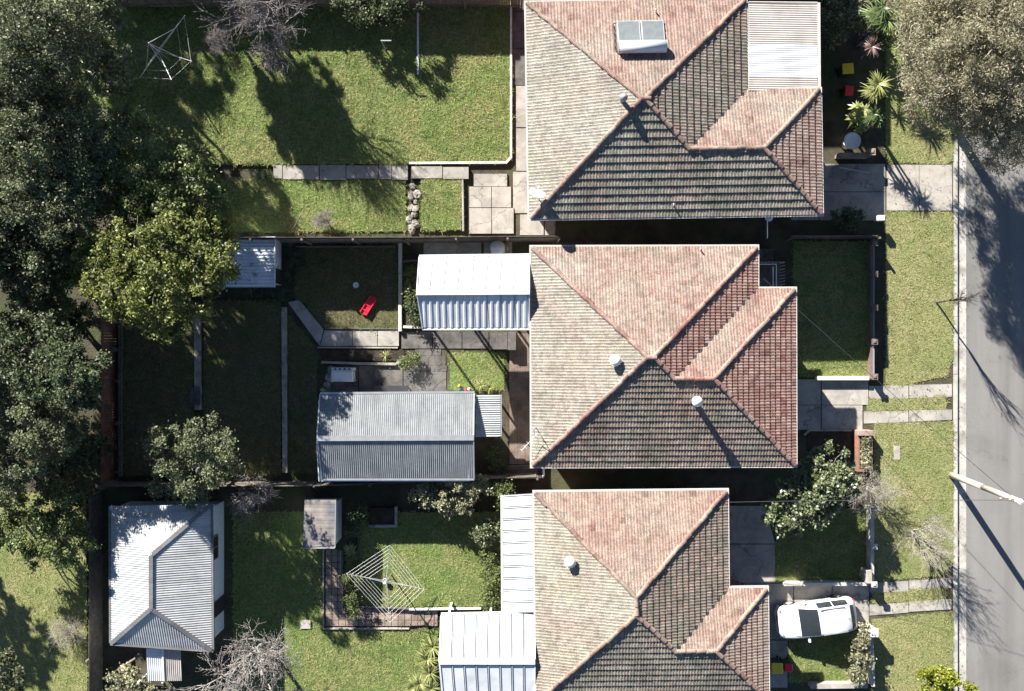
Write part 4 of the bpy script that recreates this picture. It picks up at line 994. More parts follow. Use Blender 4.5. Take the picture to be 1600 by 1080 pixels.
tree('leafy_tree', 'mid green tree between top lawn and yellow-green tree', 'tree', (325, 305), [(235, 235, 6.2, 1.6), (290, 275, 6.4, 1.5), (225, 285, 6.2, 1.5), (320, 300, 6.0, 1.1), (270, 315, 6.4, 1.2), (330, 330, 5.8, .9)], 14000, 0.15, 'leaf_mid', None, .15)
tree('leafy_tree', 'yellow-green sunlit tree overhanging the old white shed', 'tree', (262, 440),
     [(170, 400, 6.4, 1.35), (215, 380, 6.8, 1.5), (270, 385, 7.0, 1.5), (315, 400, 6.6, 1.4), (185, 445, 6.6, 1.4), (240, 440, 7.2, 1.6), (300, 455, 6.5, 1.4), (260, 490, 5.9, 1.2), (215, 480, 6.0, 1.1), (320, 365, 6.2, 1.1), (225, 345, 6.0, 1.2), (285, 340, 6.2, 1.1), (205, 322, 6.0, 1.0), (255, 312, 6.3, 1.1), (325, 335, 6.0, .9), (150, 430, 5.9, 1.1), (140, 395, 5.8, .9), (335, 425, 6.0, 1.0), (345, 385, 5.8, .8), (262, 512, 5.4, .7)], 36000, 0.155, 'leaf_yellow', None, .2, .30, .66)
tree('leafy_tree', 'dim green tree under the left side of the yellow-green tree', 'tree', (140, 440), [(85, 420, 4.4, 1.2), (110, 460, 4.4, 1.2), (70, 470, 4.2, 1.0), (125, 400, 4.6, 1.0)], 7000, 0.15, 'leaf_mid', None, .13)
G2 = 'dark glossy trees in the shade at the left edge'
tree('evergreen_tree', 'very dark tree at the left edge beside the rear fence', 'tree', (90, 560), canopy(45, 545, 6.0, 2.5, 6), 13000, 0.15, 'leaf_dark', G2, .16)
tree('evergreen_tree', 'dark tree left of the paling fence, speckled with pale leaves', 'tree', (90, 660), canopy(65, 655, 4.9, 2.2, 6), 18000, 0.13, 'leaf_gum', G2, .16)
tree('evergreen_tree', 'dark speckled tree at the left edge above the open lawn', 'tree', (30, 720), canopy(15, 715, 4.8, 1.9, 5), 13000, 0.13, 'leaf_gum', G2, .15)
tree('evergreen_tree', 'dark tree squeezed between the rear fence and its speckled neighbour', 'tree', (166, 592), canopy(112, 590, 6.8, 1.7, 5), 10000, 0.15, 'leaf_dark', G2, .14)
tree('leafy_tree', 'bright green round tree above the open lawn bottom left', 'tree', (95, 810), [(85, 795, 3.6, 1.15), (55, 835, 3.5, 1.15), (105, 845, 3.5, 1.2), (80, 870, 3.0, .9), (115, 805, 3.3, .9)], 9500, 0.15, 'leaf_mid', None, .12)
tree('leafy_tree', 'green tree cut by the left edge above the open lawn', 'tree', (25, 800), [(5, 800, 3.2, 1.0), (-15, 830, 3.0, 1.0), (15, 830, 2.9, .9)], 4500, 0.15, 'leaf_mid', None, .1)
tree('leafy_tree', 'dark leafy tree in the bottom left corner', 'tree', (10, 1050), [(5, 1050, 2.4, .9), (22, 1072, 2.2, .7), (-25, 1060, 2.4, .9)], 5000, 0.15, 'leaf_gum', None, .1)
tree('leafy_tree', 'grey green tree on the middle terrace near the bottom fence', 'tree', (330, 700), [(270, 700, 5.2, 1.2), (305, 735, 5.2, 1.3), (325, 690, 5.2, 1.2), (265, 745, 3.3, 1.0), (340, 730, 3.3, 1.0), (300, 765, 3.0, .9), (350, 690, 3, .7)], 11500, 0.13, 'leaf_gum', None, .14)
tree('hedge_shrub', 'pale wide shrub below the long corrugated shed', 'shrub', (705, 768), [(660, 772, 1.5, .6), (690, 770, 1.7, .75), (720, 765, 1.9, .75), (745, 762, 1.8, .6), (735, 785, 1.6, .6), (705, 785, 1.5, .6)], 6500, 0.13, 'leaf_pale', None, .07)
tree('shrub', 'thin dark shrub between pale shrub and the lower house', 'shrub', (785, 770), [(775, 765, 1.6, .5), (790, 770, 1.7, .45), (783, 790, 1.4, .4)], 900, 0.11, 'leaf_mid', None, .05)
tree('shrub', 'round bright shrub left of the flat patio roof', 'shrub', (762, 828), [(757, 833, 1.3, .5), (768, 826, 1.2, .45), (748, 838, 1.1, .35)], 2400, 0.13, 'leaf_gloss', None, .05)
tree('hedge_shrub', 'upright green hedge along the flat patio roof', 'hedge', (767, 905), [(766, 870, 1.0, .45), (768, 892, 1.1, .48), (767, 915, 1.0, .45), (765, 938, 1.0, .48)], 5000, 0.10, 'leaf_mid', None, .05)
tree('leafy_tree', 'glossy two-lobed tree in front of the middle house', 'tree', (1262, 752), [(1292, 730, 2.7, 1.15), (1305, 757, 2.7, 1.1), (1265, 770, 2.8, 1.05), (1234, 785, 2.7, 1.15), (1226, 805, 2.5, 1.0), (1262, 808, 2.5, .9), (1285, 790, 2.4, .8), (1272, 735, 2.5, .8), (1245, 765, 2.6, .8)], 15000, 0.17, 'leaf_gloss', None, .12, .3)
tree('shrub', 'dark low shrub beside the top drive', 'shrub', (1312, 342), [(1318, 338, .9, .5), (1335, 340, .9, .4), (1325, 350, .8, .4)], 2200, 0.11, 'leaf_dark', None, .04)
tree('shrub', 'lime yellow shrub at the bottom edge beside the kerb', 'shrub', (1462, 1078), [(1455, 1072, 1.3, .75), (1490, 1078, 1.2, .75), (1475, 1062, 1.2, .5), (1510, 1085, 1.1, .5), (1435, 1088, 1.1, .5)], 6500, 0.15, 'leaf_lime', None, .06)
tree('shrub', 'pale leafy shrub in front of the small porch awning', 'shrub', (205, 1062), [(195, 1068, 1.6, .75), (220, 1055, 1.5, .55), (225, 1085, 1.5, .7), (182, 1085, 1.4, .5)], 3800, 0.14, 'leaf_pale', None, .06)
tree('shrub', 'dense dark shrub at the top edge right of the bare tree', 'shrub', (600, 25), [(570, 10, 1.8, .9), (605, 12, 1.8, 1.0), (635, 5, 1.7, .8), (545, 0, 1.8, .9)], 6500, 0.13, 'leaf_dark', None, .07)
tree('sapling', 'thin yellowing sapling between upper hoist and bare tree', 'tree', (390, 45), [(386, 15, 2.6, .35), (382, 45, 2.4, .4), (378, 62, 2.0, .3)], 700, 0.13, 'leaf_yellow', None, .04)
tree('shrub', 'dark shrub at the left arm of the lower hoist', 'shrub', (550, 900), [(553, 880, .8, .4), (550, 905, .9, .45), (552, 930, .8, .42), (551, 952, .7, .35)], 4200, 0.09, 'leaf_mid', None, .04)
tree('shrub', 'dark shrubs above the yellow clump in the lower yard', 'shrub', (560, 815), [(560, 800, .9, .5), (552, 825, .8, .4)], 1800, 0.11, 'leaf_dark', None, .04)
tree('shrub', 'dappled shrub beside the white patio gable', 'shrub', (643, 440), [(641, 430, .7, .4), (642, 455, .6, .35)], 900, 0.12, 'leaf_mid', None, .03)
tree('shrub', 'dark shrub near the lower corner of the white patio gable', 'shrub', (644, 490), [(642, 480, .6, .35), (645, 497, .6, .35)], 900, 0.11, 'leaf_dark', None, .03)
tree('shrub', 'small shrub at the end of the narrow garden bed', 'shrub', (636, 566), [(636, 564, .5, .35), (648, 562, .4, .3)], 800, 0.10, 'leaf_mid', None, .03)
tree('shrub', 'speckled dark shrub beside the awning at the top right', 'shrub', (1298, 30), [(1292, 20, 1.5, .7), (1318, 28, 1.6, .75), (1305, 50, 1.4, .6), (1335, 10, 1.7, .8), (1290, 0, 1.5, .7)], 4200, 0.16, 'leaf_gloss', None, .06)
tree('shrub', 'dry reddish shrub between speckled shrub and tall cordyline', 'shrub', (1338, 25), [(1345, 15, 2.0, .6), (1352, 35, 1.8, .5)], 1500, 0.16, 'leaf_pale', None, .05)
tree('shrub', 'bushy green shrub under the casuarina at the front boundary', 'shrub', (1378, 60), [(1388, 45, 1.2, .7), (1395, 65, 1.1, .6), (1378, 62, 1.1, .5)], 2600, 0.12, 'leaf_mid', None, .05)
tree('shrub', 'white flowered climber on the low front wall of the bottom house', 'shrub', (1347, 1020), [(1349, 985, 1.1, .25), (1347, 1005, 1.2, .35), (1345, 1030, 1.2, .42), (1340, 1052, 1.1, .4)], 2600, 0.14, 'leaf_pale', None, .04)
tree('shrub', 'low shrub beside the dark strip in the lower corner of the shed yard', 'shrub', (775, 720), [(772, 712, .6, .4), (783, 728, .5, .35)], 900, 0.10, 'leaf_dark', None, .03)
# the big fine-leaved street tree
bl = []
for (x, y, z, r) in ((1505, 70, 8.2, 2.4), (1560, 60, 8.6, 2.3), (1470, 40, 7.4, 1.7), (1470, 110, 7.2, 1.8), (1520, 140, 7.6, 1.7), (1580, 130, 8.0, 2.0), (1460, 160, 6.2, 1.3), (1590, 195, 7.0, 1.8), (1540, 195, 6.6, 1.5), (1495, 185, 6.2, 1.3), (1530, 5, 8.4, 2.3), (1600, 10, 8.6, 2.5), (1450, 0, 7.0, 1.7), (1640, 90, 8.4, 2.6), (1650, 180, 7.2, 2.2), (1500, -50, 7.8, 2.3), (1590, -60, 8.2, 2.6), (1560, 225, 5.8, 1.2), (1470, 105, 4.4, 1.6), (1500, 150, 4.2, 1.4), (1478, 55, 4.6, 1.6), (1530, 175, 4.8, 1.4)):
    bl.append((x, y, z, r))
tree('casuarina_tree', 'huge fluffy grey green street tree in the top right corner', 'tree', (1462, 150), bl, 150000, 0.155, 'leaf_grey', None, .3, .36, .66, .35, .24, 'pale_bark')
# trees beyond the frame on the sunny side, which shade the lawns and the road
def gpx(x, y, z): return (800 + (x - 800) / (1 - z / H), 540 + (y - 540) / (1 - z / H))
for (lab, gx, gy, z, r, n) in (('gum tree beyond the top edge above the upper hoist', 0, -245, 7.0, 3.1, 11000), ('gum tree beyond the top left corner', -5, -100, 7.0, 2.8, 9500),
        ('gum tree beyond the top edge nearest the bare tree', 272, -135, 6.5, 2.0, 8000), ('second gum tree beyond the top edge near the bare tree', 310, -25, 5.6, 1.5, 6000),
        ('gum tree beyond the left edge by the corner trees', 55, 262, 6.5, 2.6, 9000), ('gum tree beyond the left edge by the yellow-green tree', 40, 380, 6.5, 2.6, 9000), ('gum tree beyond the left edge by the dark trees', 0, 560, 6.5, 2.6, 8000), ('gum tree beyond the left edge by the open lawn', -150, 770, 5.0, 2.0, 6000)):
    tree('gum_tree', lab, 'tree', (gx, gy), canopy(*gpx(gx, gy, z), z, r, 6), n, 0.26, 'leaf_gum', G1, .12)

G3 = 'dark understorey shrubs behind the rear fence'
for (lab, bx_, cx_, cy_, z, r, n, mt) in (('dark shrub below the left side of the yellow-green tree', (118, 505), 105, 503, 2.2, 1.4, 6000, 'leaf_dark'), ('dark shrub at the left edge between two dark trees', (35, 625), 22, 620, 2.4, 1.6, 7000, 'leaf_gum'),
        ('dark shrub against the rear fence near its lower end', (138, 690), 126, 695, 2.0, 1.3, 6000, 'leaf_dark'), ('dark shrub above the bright green round tree', (110, 745), 98, 750, 2.0, 1.3, 6000, 'leaf_gum'),
        ('grey green shrub at the far left above the open lawn', (20, 770), 8, 768, 2.0, 1.2, 5000, 'leaf_gum'), ('dark shrub in the gap left of the mid green tree', (190, 290), 170, 285, 3.0, 1.5, 6500, 'leaf_dark'), ('dark shrub in the gap above the mid green tree', (215, 215), 195, 205, 3.0, 1.3, 5500, 'leaf_gum')):
    tree('understorey_shrub', lab, 'shrub', bx_, canopy(cx_, cy_, z, r, 5), n, 0.13, mt, G3, .08)
# strap leaved plants
def straps(b_, head, n, L, wd, droop=0.7, up=0.9, seg=3):
    """arching blades from a head; returns V,F"""
    V = []; F = []
    for i in range(n):
        a = random.uniform(0, 6.283); el = random.uniform(-0.15, 1.0) * up; l = L * random.uniform(.7, 1.1)
        d = Vector((math.cos(a), math.sin(a), 0)); s_ = Vector((-d.y, d.x, 0)); p = Vector(head); k0 = len(V)
        for j in range(seg + 1):
            f = j / seg; wj = wd * (0.7 + .6 * f if f < .4 else 1.15 * (1 - f) / .6 * 0.95) / 2 + .002
            q = p + d * (l * f * math.cos(el * (1 - .5 * f))) + Vector((0, 0, l * (f * math.sin(el) - droop * f * f * .6)))
            V.append(tuple(q - s_ * wj)); V.append(tuple(q + s_ * wj))
        for j in range(seg): F.append((k0 + 2 * j, k0 + 2 * j + 1, k0 + 2 * j + 3, k0 + 2 * j + 2))
    return V, F
def strap_plant(name, label, cat, px, heads, mat, n, L, wd, group=None, bark='bark', droop=.6, up=1.1):
    bs = W(*px); root = thing(name, label, cat, bs, 0, group); V = []; F = []; tb = B()
    for (hx, hy, hz) in heads:
        h_ = W(hx, hy, hz); k0 = len(V); v, f = straps(None, h_, n, L, wd, droop, up); V += v; F += [tuple(k0 + i for i in q) for q in f]
        if hz > 0.3: limb(tb, (bs.x + random.uniform(-.1, .1), bs.y + random.uniform(-.1, .1), -.1), h_, .07, .05, 4, .06, 6)
    if tb.v: obj('trunk', tb, M[bark], root, True)
    arr_obj('leaves', V, F, M[mat], root); return root
strap_plant('cordyline', 'bronze red spiky cordyline above the yellow-lidded bin', 'cordyline', (1345, 90), [(1362, 73, 2.0)], 'strap_red', 60, .62, .055, None)
strap_plant('cordyline', 'yellow-green spiky cordyline right of the red bin', 'cordyline', (1338, 158), [(1372, 132, 3.4), (1366, 142, 3.1)], 'strap_yellow', 60, .75, .06, None)
strap_plant('cordyline', 'tall dark green cordyline at the top edge', 'cordyline', (1340, 70), [(1380, 12, 3.4), (1386, 32, 3.1), (1370, 25, 2.8)], 'strap_green', 50, .95, .07, None)
strap_plant('variegated_shrub', 'variegated large leaved shrub above the round white bird bath', 'shrub', (1335, 180), [(1338, 168, 1.5), (1350, 172, 1.5), (1343, 182, 1.3), (1334, 186, 1.2), (1352, 190, 1.2), (1345, 200, .9)], 'strap_yellow', 24, .48, .11, None, droop=.8)
strap_plant('cordyline', 'many stemmed cordyline whose stems rise at the front boundary', 'cordyline', (1352, 205), [(1366, 178, 2.2), (1372, 188, 2.0), (1360, 185, 1.9)], 'strap_green', 30, .5, .06, None)
strap_plant('agapanthus', 'dark strappy clump right of the old white shed', 'agapanthus', (463, 400), [(458, 385, .15), (466, 400, .15), (460, 415, .15), (470, 410, .12), (455, 430, .12)], 'strap_dark', 55, .55, .05, 'agapanthus round the old shed')
strap_plant('agapanthus', 'dark strappy clump below the old white shed', 'agapanthus', (425, 462), [(395, 458, .12), (412, 463, .12), (430, 465, .12), (446, 458, .12), (440, 472, .1)], 'strap_dark', 50, .5, .05, 'agapanthus round the old shed')
strap_plant('yucca_clump', 'yellow strappy clump left of the white carport', 'yucca', (672, 1035), [(668, 1028, .5), (676, 1010, .45), (672, 1050, .5)], 'strap_yellow', 60, .75, .07, None, up=1.2)
strap_plant('yucca_clump', 'second yellow strappy clump at the bottom edge by the carport', 'yucca', (660, 1068), [(655, 1068, .4), (675, 1075, .45), (645, 1075, .3)], 'strap_yellow', 50, .6, .06, None, up=1.2)
strap_plant('strappy_plant', 'small yellow-green clump beside the brick path', 'plant', (548, 860), [(547, 858, .35), (549, 866, .3)], 'strap_yellow', 40, .42, .06, None)
strap_plant('strappy_plant', 'dry pale tuft at the end of the narrow garden bed', 'plant', (602, 556), [(602, 556, .15)], 'strap_yellow', 26, .4, .03, None)
strap_plant('strappy_plant', 'thin dry tuft in the middle of the narrow garden bed', 'plant', (552, 552), [(552, 552, .12)], 'strap_yellow', 14, .3, .025, None)
strap_plant('strappy_plant', 'weed clump on the toy lawn near the old shed', 'plant', (505, 408), [(505, 408, .15)], 'strap_dark', 30, .32, .04, None)
strap_plant('strappy_plant', 'grassy clump on the worn patch by the lean-to', 'plant', (755, 603), [(752, 602, .2), (765, 606, .2)], 'strap_yellow', 50, .4, .03, None)
strap_plant('strappy_plant', 'pale tuft at the kerb end of the planter wall', 'plant', (1362, 728), [(1362, 728, .2)], 'strap_yellow', 24, .35, .03, None)

# bare trees
def branch(b, p, d, L, r, depth, spread, n_side, upw=0.0):
    pts = [p]; q = p.copy(); dd = d.copy(); seg = 3
    for i in range(seg):
        dd = (dd + Vector((random.gauss(0, .16), random.gauss(0, .16), random.gauss(0, .10) + upw))).normalized(); q = q + dd * (L / seg); pts.append(q.copy())
    b.path(pts, [r, r * .85, r * .7, r * .55], 4 if r < .03 else 6)
    if depth <= 0: return
    for i in range(n_side):
        f = random.uniform(.35, 1.0); k = min(seg - 1, int(f * seg)); s_ = pts[k].lerp(pts[k + 1], f * seg - k)
        nd = (dd + Vector((random.gauss(0, spread), random.gauss(0, spread), random.gauss(0, spread * .6)))).normalized()
        branch(b, s_, nd, L * random.uniform(.55, .85), r * .58, depth - 1, spread, n_side, upw)
def bare_tree(name, label, px, h, L, r, depth, spread, n, mat, cat='tree', stems=1, lean=(0, 0), upw=.04, group=None, tw=.2):
    bs = W(*px); root = thing(name, label, cat, bs, 0, group); tb = B(); cb = B()
    for i in range(stems):
        d = Vector((lean[0] + random.gauss(0, tw), lean[1] + random.gauss(0, tw), 1)).normalized(); top = bs + d * h
        limb(tb, bs - Vector((0, 0, .15)), top, r, r * .75, 4, .08, 7)
        for k in range(n + 2):
            a = random.uniform(0, 6.283); nd = (d + Vector((math.cos(a), math.sin(a), 0)) * spread * random.uniform(.6, 1.5)).normalized()
            branch(cb, top - d * random.uniform(0, h * .35), nd, L * random.uniform(.7, 1.1), r * .6, depth, spread, n, upw)
    obj('trunk', tb, M[mat], root, True); obj('branches', cb, M[mat], root, True); return root
bare_tree('bare_tree', 'leafless grey tree at the top edge above the lawn', (450, 85), 2.6, 1.95, .13, 4, .46, 4, 'bark', upw=.05, lean=(-.12, .22), tw=.05)
bare_tree('bare_tree', 'leafless pale tree beside the outbuilding at the bottom', (415, 1000), 1.9, 2.1, .12, 4, .52, 4, 'pale_bark', upw=.02, stems=1)
bare_tree('bare_tree', 'young slender leafless street tree on the sunlit verge', (1462, 472), 2.2, 1.25, .05, 3, .2, 3, 'dark_bark', upw=.10, tw=.02)
bare_tree('bare_shrub', 'leafless twiggy shrub by the bottom boundary fence', (410, 778), .7, .9, .05, 3, .6, 4, 'bark', 'shrub', 3)
bare_tree('bare_shrub', 'grey twiggy shrub above the boundary fence in the top yard', (512, 348), .3, .5, .03, 3, .5, 4, 'pale_bark', 'shrub', 3)
bare_tree('bare_shrub', 'broad leafless shrub on the verge left of the kerb', (1425, 830), .8, 1.3, .045, 4, .36, 3, 'twig', 'shrub', 3, (-.05, .05), upw=.04)
bare_tree('bare_shrub', 'arching leafless shrub over the corner of the front walls', (1354, 762), .4, 1.05, .03, 3, .65, 4, 'twig', 'shrub', 3, upw=-.03)
bare_tree('bare_shrub', 'wispy reddish twig shrub on the open lawn bottom left', (112, 985), .3, .7, .02, 3, .6, 4, 'twig', 'shrub', 4, upw=0)
bare_tree('bare_shrub', 'tangle of bare twigs right of the upper hoist', (345, 72), .3, .6, .025, 3, .7, 4, 'bark', 'shrub', 3, upw=0)
bare_tree('bare_shrub', 'small bare bush on the dark strip beside the long shed', (770, 742), .3, .35, .02, 2, .6, 4, 'dark_bark', 'shrub', 2)
# ------------------------------------------------------------------ fences and walls
def paling_fence(name, label, pts, h, mat, individual=False, pw=0.125, rails=True):
    P = [W(*q) for q in pts]; root = thing(name, label, 'fence', P[0])
    st = B(); me = None
    if individual:
        _b = B().box((0, 0, h / 2), (0.018, pw - 0.012, h)); me = mk_mesh('paling', _b.v, _b.f, mat)
    for i in range(len(P) - 1):
        a, c = P[i], P[i + 1]; d = (c - a); L = d.length; x = d.normalized(); an = math.atan2(x.y, x.x); n = int(L / pw)
        for k in range(n):
            p = a + x * (k + .5) * pw; hh = h + random.uniform(-.02, .02)
            if individual: inst('paling', me, root, Matrix.Translation(p + Vector((0, 0, random.uniform(-.02, .015)))) @ Matrix.Rotation(an - math.pi / 2 + random.gauss(0, .02), 4, 'Z'))
            else: st.box((p.x, p.y, hh / 2), (pw - .01, 0.018, hh), an + random.gauss(0, .02))
        side = Vector((-x.y, x.x, 0))
        for z in (0.35, h - 0.35): obj('rail', B().bar(a + side * -.04 + Vector((0, 0, z)), c + side * -.04 + Vector((0, 0, z)), .05, .08), M['timber'], root)
        m = max(1, int(L / 2.4))
        for k in range(m + 1):
            p = a + d * (k / m) - side * .11; obj('post', B().box((p.x, p.y, (h + .05) / 2), (.1, .1, h + .05), an), M['timber'], root)
    if not individual: o = obj('palings', st, mat, root); o['kind'] = 'stuff'
    return root
paling_fence('paling_fence', 'reddish brown paling fence at the rear of the middle yard', [(182, 500), (182, 752)], 1.9, M['red_timber'], True, 0.14)
paling_fence('paling_fence', 'dark paling fence between top yard and middle yard', [(182, 379), (640, 379), (870, 377)], 2.45, M['timber'])
paling_fence('paling_fence', 'low dark fence between the top and middle front gardens', [(1228, 372), (1362, 372)], 1.1, M['timber'])
paling_fence('paling_fence', 'grey fence between middle yard and lower yard', [(182, 752), (500, 752), (838, 738)], 1.75, M['timber'])
paling_fence('paling_fence', 'dark rear fence of the lower yard beside the lane', [(160, 770), (160, 1100)], 1.6, M['timber'])
paling_fence('paling_fence', 'dark fence across the top edge of the top lawn', [(200, 12), (640, 10), (815, 12)], 1.7, M['timber'])
# rail along the rear terrace
t = thing('timber_rail', 'low grey timber rail in front of the reddish rear fence', 'rail', W(190, 620))
obj('rail', B().bar(W(190, 500, .75), W(190, 745, .75), .07, .09).bar(W(186, 510, .45), W(186, 745, .45), .05, .07), M['timber'], t)
for y in (505, 545, 595, 660, 735): p = W(191, y); obj('post', B().box((p.x + .02, p.y, .4), (.1, .1, .8)), M['timber'], t)
t = thing('timber_post', 'stubby pale post beside the reddish rear fence', 'post', W(180, 546)); p = W(188, 546)
obj('shaft', B().box((p.x, p.y, .45), (.16, .2, .9)), M['concrete_dark'], t); obj('cap', B().box((p.x, p.y, .93), (.22, .26, .06)), M['concrete_dark'], t)

def pier_wall(label, name, pts, h, wd, mat, piers, ph, pw, pmat, railh=None):
    root = thing(name, label, 'wall', W(*pts[0])); P = [W(*q) for q in pts]
    for i in range(len(P) - 1):
        a, c = P[i].copy(), P[i + 1].copy(); a.z = c.z = h / 2; obj('wall_run', B().bar(a, c, wd, h), M[mat], root, bevel=.006)
        a.z = c.z = h + .022; obj('coping', B().bar(a, c, wd + .05, .045), M[mat], root)
        if railh:
            for z in (railh, (railh + h) / 2 + .05):
                a.z = c.z = z; obj('rail', B().bar(a, c, .05, .05), M['grey_paint'], root)
    for q in piers:
        p = W(*q); pr = obj('pier', B().box((p.x, p.y, ph / 2), (pw, pw, ph)), M[pmat], root, bevel=.008)
        obj('cap', B().box((p.x, p.y, ph + .035), (pw + .09, pw + .09, .07)).prism([(p.x - pw / 2, p.y - pw / 2), (p.x + pw / 2, p.y - pw / 2), (p.x + pw / 2, p.y + pw / 2), (p.x - pw / 2, p.y + pw / 2)], ph + .068, ph + .12, [(p.x - .05, p.y - .05), (p.x + .05, p.y - .05), (p.x + .05, p.y + .05), (p.x - .05, p.y + .05)]), M[pmat], pr)
    return root
pier_wall('low brick front wall with rails and piers before the middle house', 'front_wall', [(1358, 380), (1358, 592)], .45, .16, 'dull_brick', [(1358, 382), (1358, 430), (1358, 482), (1358, 534), (1358, 588)], .75, .22, 'dull_brick', .65)
pier_wall('short pale wall between front lawn and drive of the middle house', 'side_wall', [(1273, 590.5), (1354, 590.5)], .34, .16, 'render', [], 0, 0, 'brick')
pier_wall('white front wall and piers before the bottom house', 'front_wall', [(1355, 790), (1355, 906)], .7, .11, 'dull_white', [(1355, 792), (1355, 848), (1355, 906)], .95, .2, 'dull_white')
pier_wall('white low wall between front lawn and drive of the bottom house', 'side_wall', [(1220, 909), (1350, 908.5)], .55, .11, 'dull_white', [], 0, 0, 'white')
pier_wall('white front wall half covered by the climber, bottom house', 'front_wall', [(1352, 972), (1355, 1064)], .8, .13, 'dull_white', [(1352, 978)], 1.15, .34, 'white')
pier_wall('low brick wall stub beside the bird bath', 'front_wall', [(1304, 246), (1352, 246)], .6, .18, 'paver', [(1352, 243)], .9, .26, 'paver')
pier_wall('pale wall along the bottom edge of the bin lawn', 'side_wall', [(1262, 1067), (1350, 1066)], .5, .2, 'concrete', [], 0, 0, 'white')
# brick planter in front of the middle house
t = thing('brick_planter', 'raised brick planter with pebbles and pale shrub on the middle front', 'planter', W(1345, 705))
for (x0, y0, x1, y1, h_) in ((1333, 671, 1357, 679, .75), (1333, 679, 1337, 735, .6), (1353, 679, 1357, 735, .6), (1337, 731, 1353, 735, .6)):
    obj('wall', B().prism(Q(rect(x0, y0, x1, y1)), 0, h_), M['brick' if y0 > 675 else 'paver'], t, bevel=.01)
obj('soil', B().prism(Q(rect(1337.2, 679.2, 1352.8, 730.8)), 0, .5), M['soil'], t)
P = []
for i in range(1): pass
C = np.stack([rng.uniform(W(1338, 0).x, W(1352, 0).x, 700), rng.uniform(W(0, 730).y, W(0, 681).y, 700), rng.uniform(.5, .78, 700)], 1)
V, F = leaf_quads(C, .12, .8, .6); arr_obj('foliage', V, F, M['leaf_pale'], t)
b = B().prism(Q(rect(1262, 673, 1332, 735)), -.1, .05); props(obj('garden_bed', b, M['soil']), kind='structure')
edging('bed_edging', [(1256, 680), (1264, 672.5), (1330, 672.5)], .08, 0, .12, 'concrete', 'thin kerb between drive and dark garden bed, middle front')
b = B().prism(Q(rect(502, 547, 632, 564)), -.1, .08); props(obj('garden_bed', b, M['soil']), kind='structure')
b = B().prism(Q(rect(579, 792, 617, 817)), -.1, .36); props(obj('garden_bed', b, M['soil']), kind='structure')
b = B().prism(Q(rect(632, 400, 656, 510)), -.1, .12); props(obj('garden_bed', b, M['soil']), kind='structure')
b = B().prism(Q(rect(538, 850, 560, 948)), -.1, .09); props(obj('garden_bed', b, M['soil']), kind='structure')
one('manhole_cover', B().prism(Q(rect(1396, 697, 1406, 718)), 0, .05), M['concrete'], 'pale rectangular pit lid in the verge grass', 'pit lid')
one('letter_box', B().prism(Q(rect(1362, 340, 1372, 348)), .55, .9).prism(Q(rect(1365, 342, 1369, 346)), 0, .55), M['white'], 'white letter box at the edge of the shaded top drive', 'letter box', bevel=.01)
one('letter_box', B().prism(Q(rect(1344, 885, 1352, 905)), .0, .95), M['concrete'], 'grey letter box pillar inside the white front wall', 'letter box', bevel=.01)
# side gate bars near the top drive
one('gate', B().bar(W(1312, 262, .9), W(1358, 270, .9), .05, .05).bar(W(1312, 262, .3), W(1358, 270, .3), .05, .05).bar(W(1312, 262, 0), W(1312, 262, .95), .05, .05).bar(W(1358, 270, 0), W(1358, 270, .95), .05, .05), M['rail'], 'open metal gate across the shaded top drive', 'gate')
# small porch of the middle house: landing with railing
t = thing('porch_landing', 'small concrete porch landing with white railing at the middle house', 'porch', W(1195, 430))
obj('slab', B().prism(Q(rect(1160, 412, 1214, 452)), 0, .75), M['concrete_dark'], t)
rb = B()
for (a, c) in (((1160, 413), (1213, 413)), ((1213, 413), (1213, 452)), ((1208, 417), (1208, 452))): rb.bar(W(*a, 1.55), W(*c, 1.55), .04, .05).bar(W(*a, .95), W(*c, .95), .03, .03)
obj('railing', rb, M['white'], t)
pb = B()
for i in range(9):
    p = W(1213, 414 + i * 4.7); pb.tube((p.x, p.y, .7), (p.x, p.y, 1.55), .014, n=5)
for i in range(10):
    p = W(1163 + i * 5.4, 413); pb.tube((p.x, p.y, .7), (p.x, p.y, 1.55), .014, n=5)
obj('balusters', pb, M['white'], t)
obj('step', B().prism(Q(rect(1168, 390, 1205, 411)), 0, .4), M['concrete_dark'], t)
# patio steps
t = thing('garden_steps', 'flight of concrete steps up to the deck under the patio gable', 'steps', W(778, 533))
for i in range(4): obj('tread', B().prism(Q(rect(765 + i * 7, 520, 772 + i * 7, 546)), 0, .10 + .13 * (i + 1)), M['concrete_dark'], t, bevel=.008)
obj('landing', B().prism(Q(rect(793.5, 519, 806, 547)), 0, .65), M['concrete_dark'], t)
# timber screen bars beside deck (lower side)
t = thing('timber_stack', 'stack of dark timber lengths below the deck', 'timber stack', W(800, 735))
for i in range(4): obj('plank', B().bar(W(762 + i * 3, 731 + i * 4, .1 + .05 * (i % 2)), W(840, 727 + i * 4, .1 + .05 * (i % 2)), .1, .05), M['timber'], t)
one('gutter_length', B().bar(W(800, 746, .3), W(846, 745, .3), .14, .09), M['white'], 'white gutter length lying near the bottom boundary fence', 'gutter')
one('down_pipe', B().path([W(849, 728, 3.6), W(850, 742, 3.2), W(848, 746, 2.0), W(848, 746, 0)], .05, 8), M['white'], 'white downpipe at the lower left corner of the middle house', 'downpipe', smooth=True)

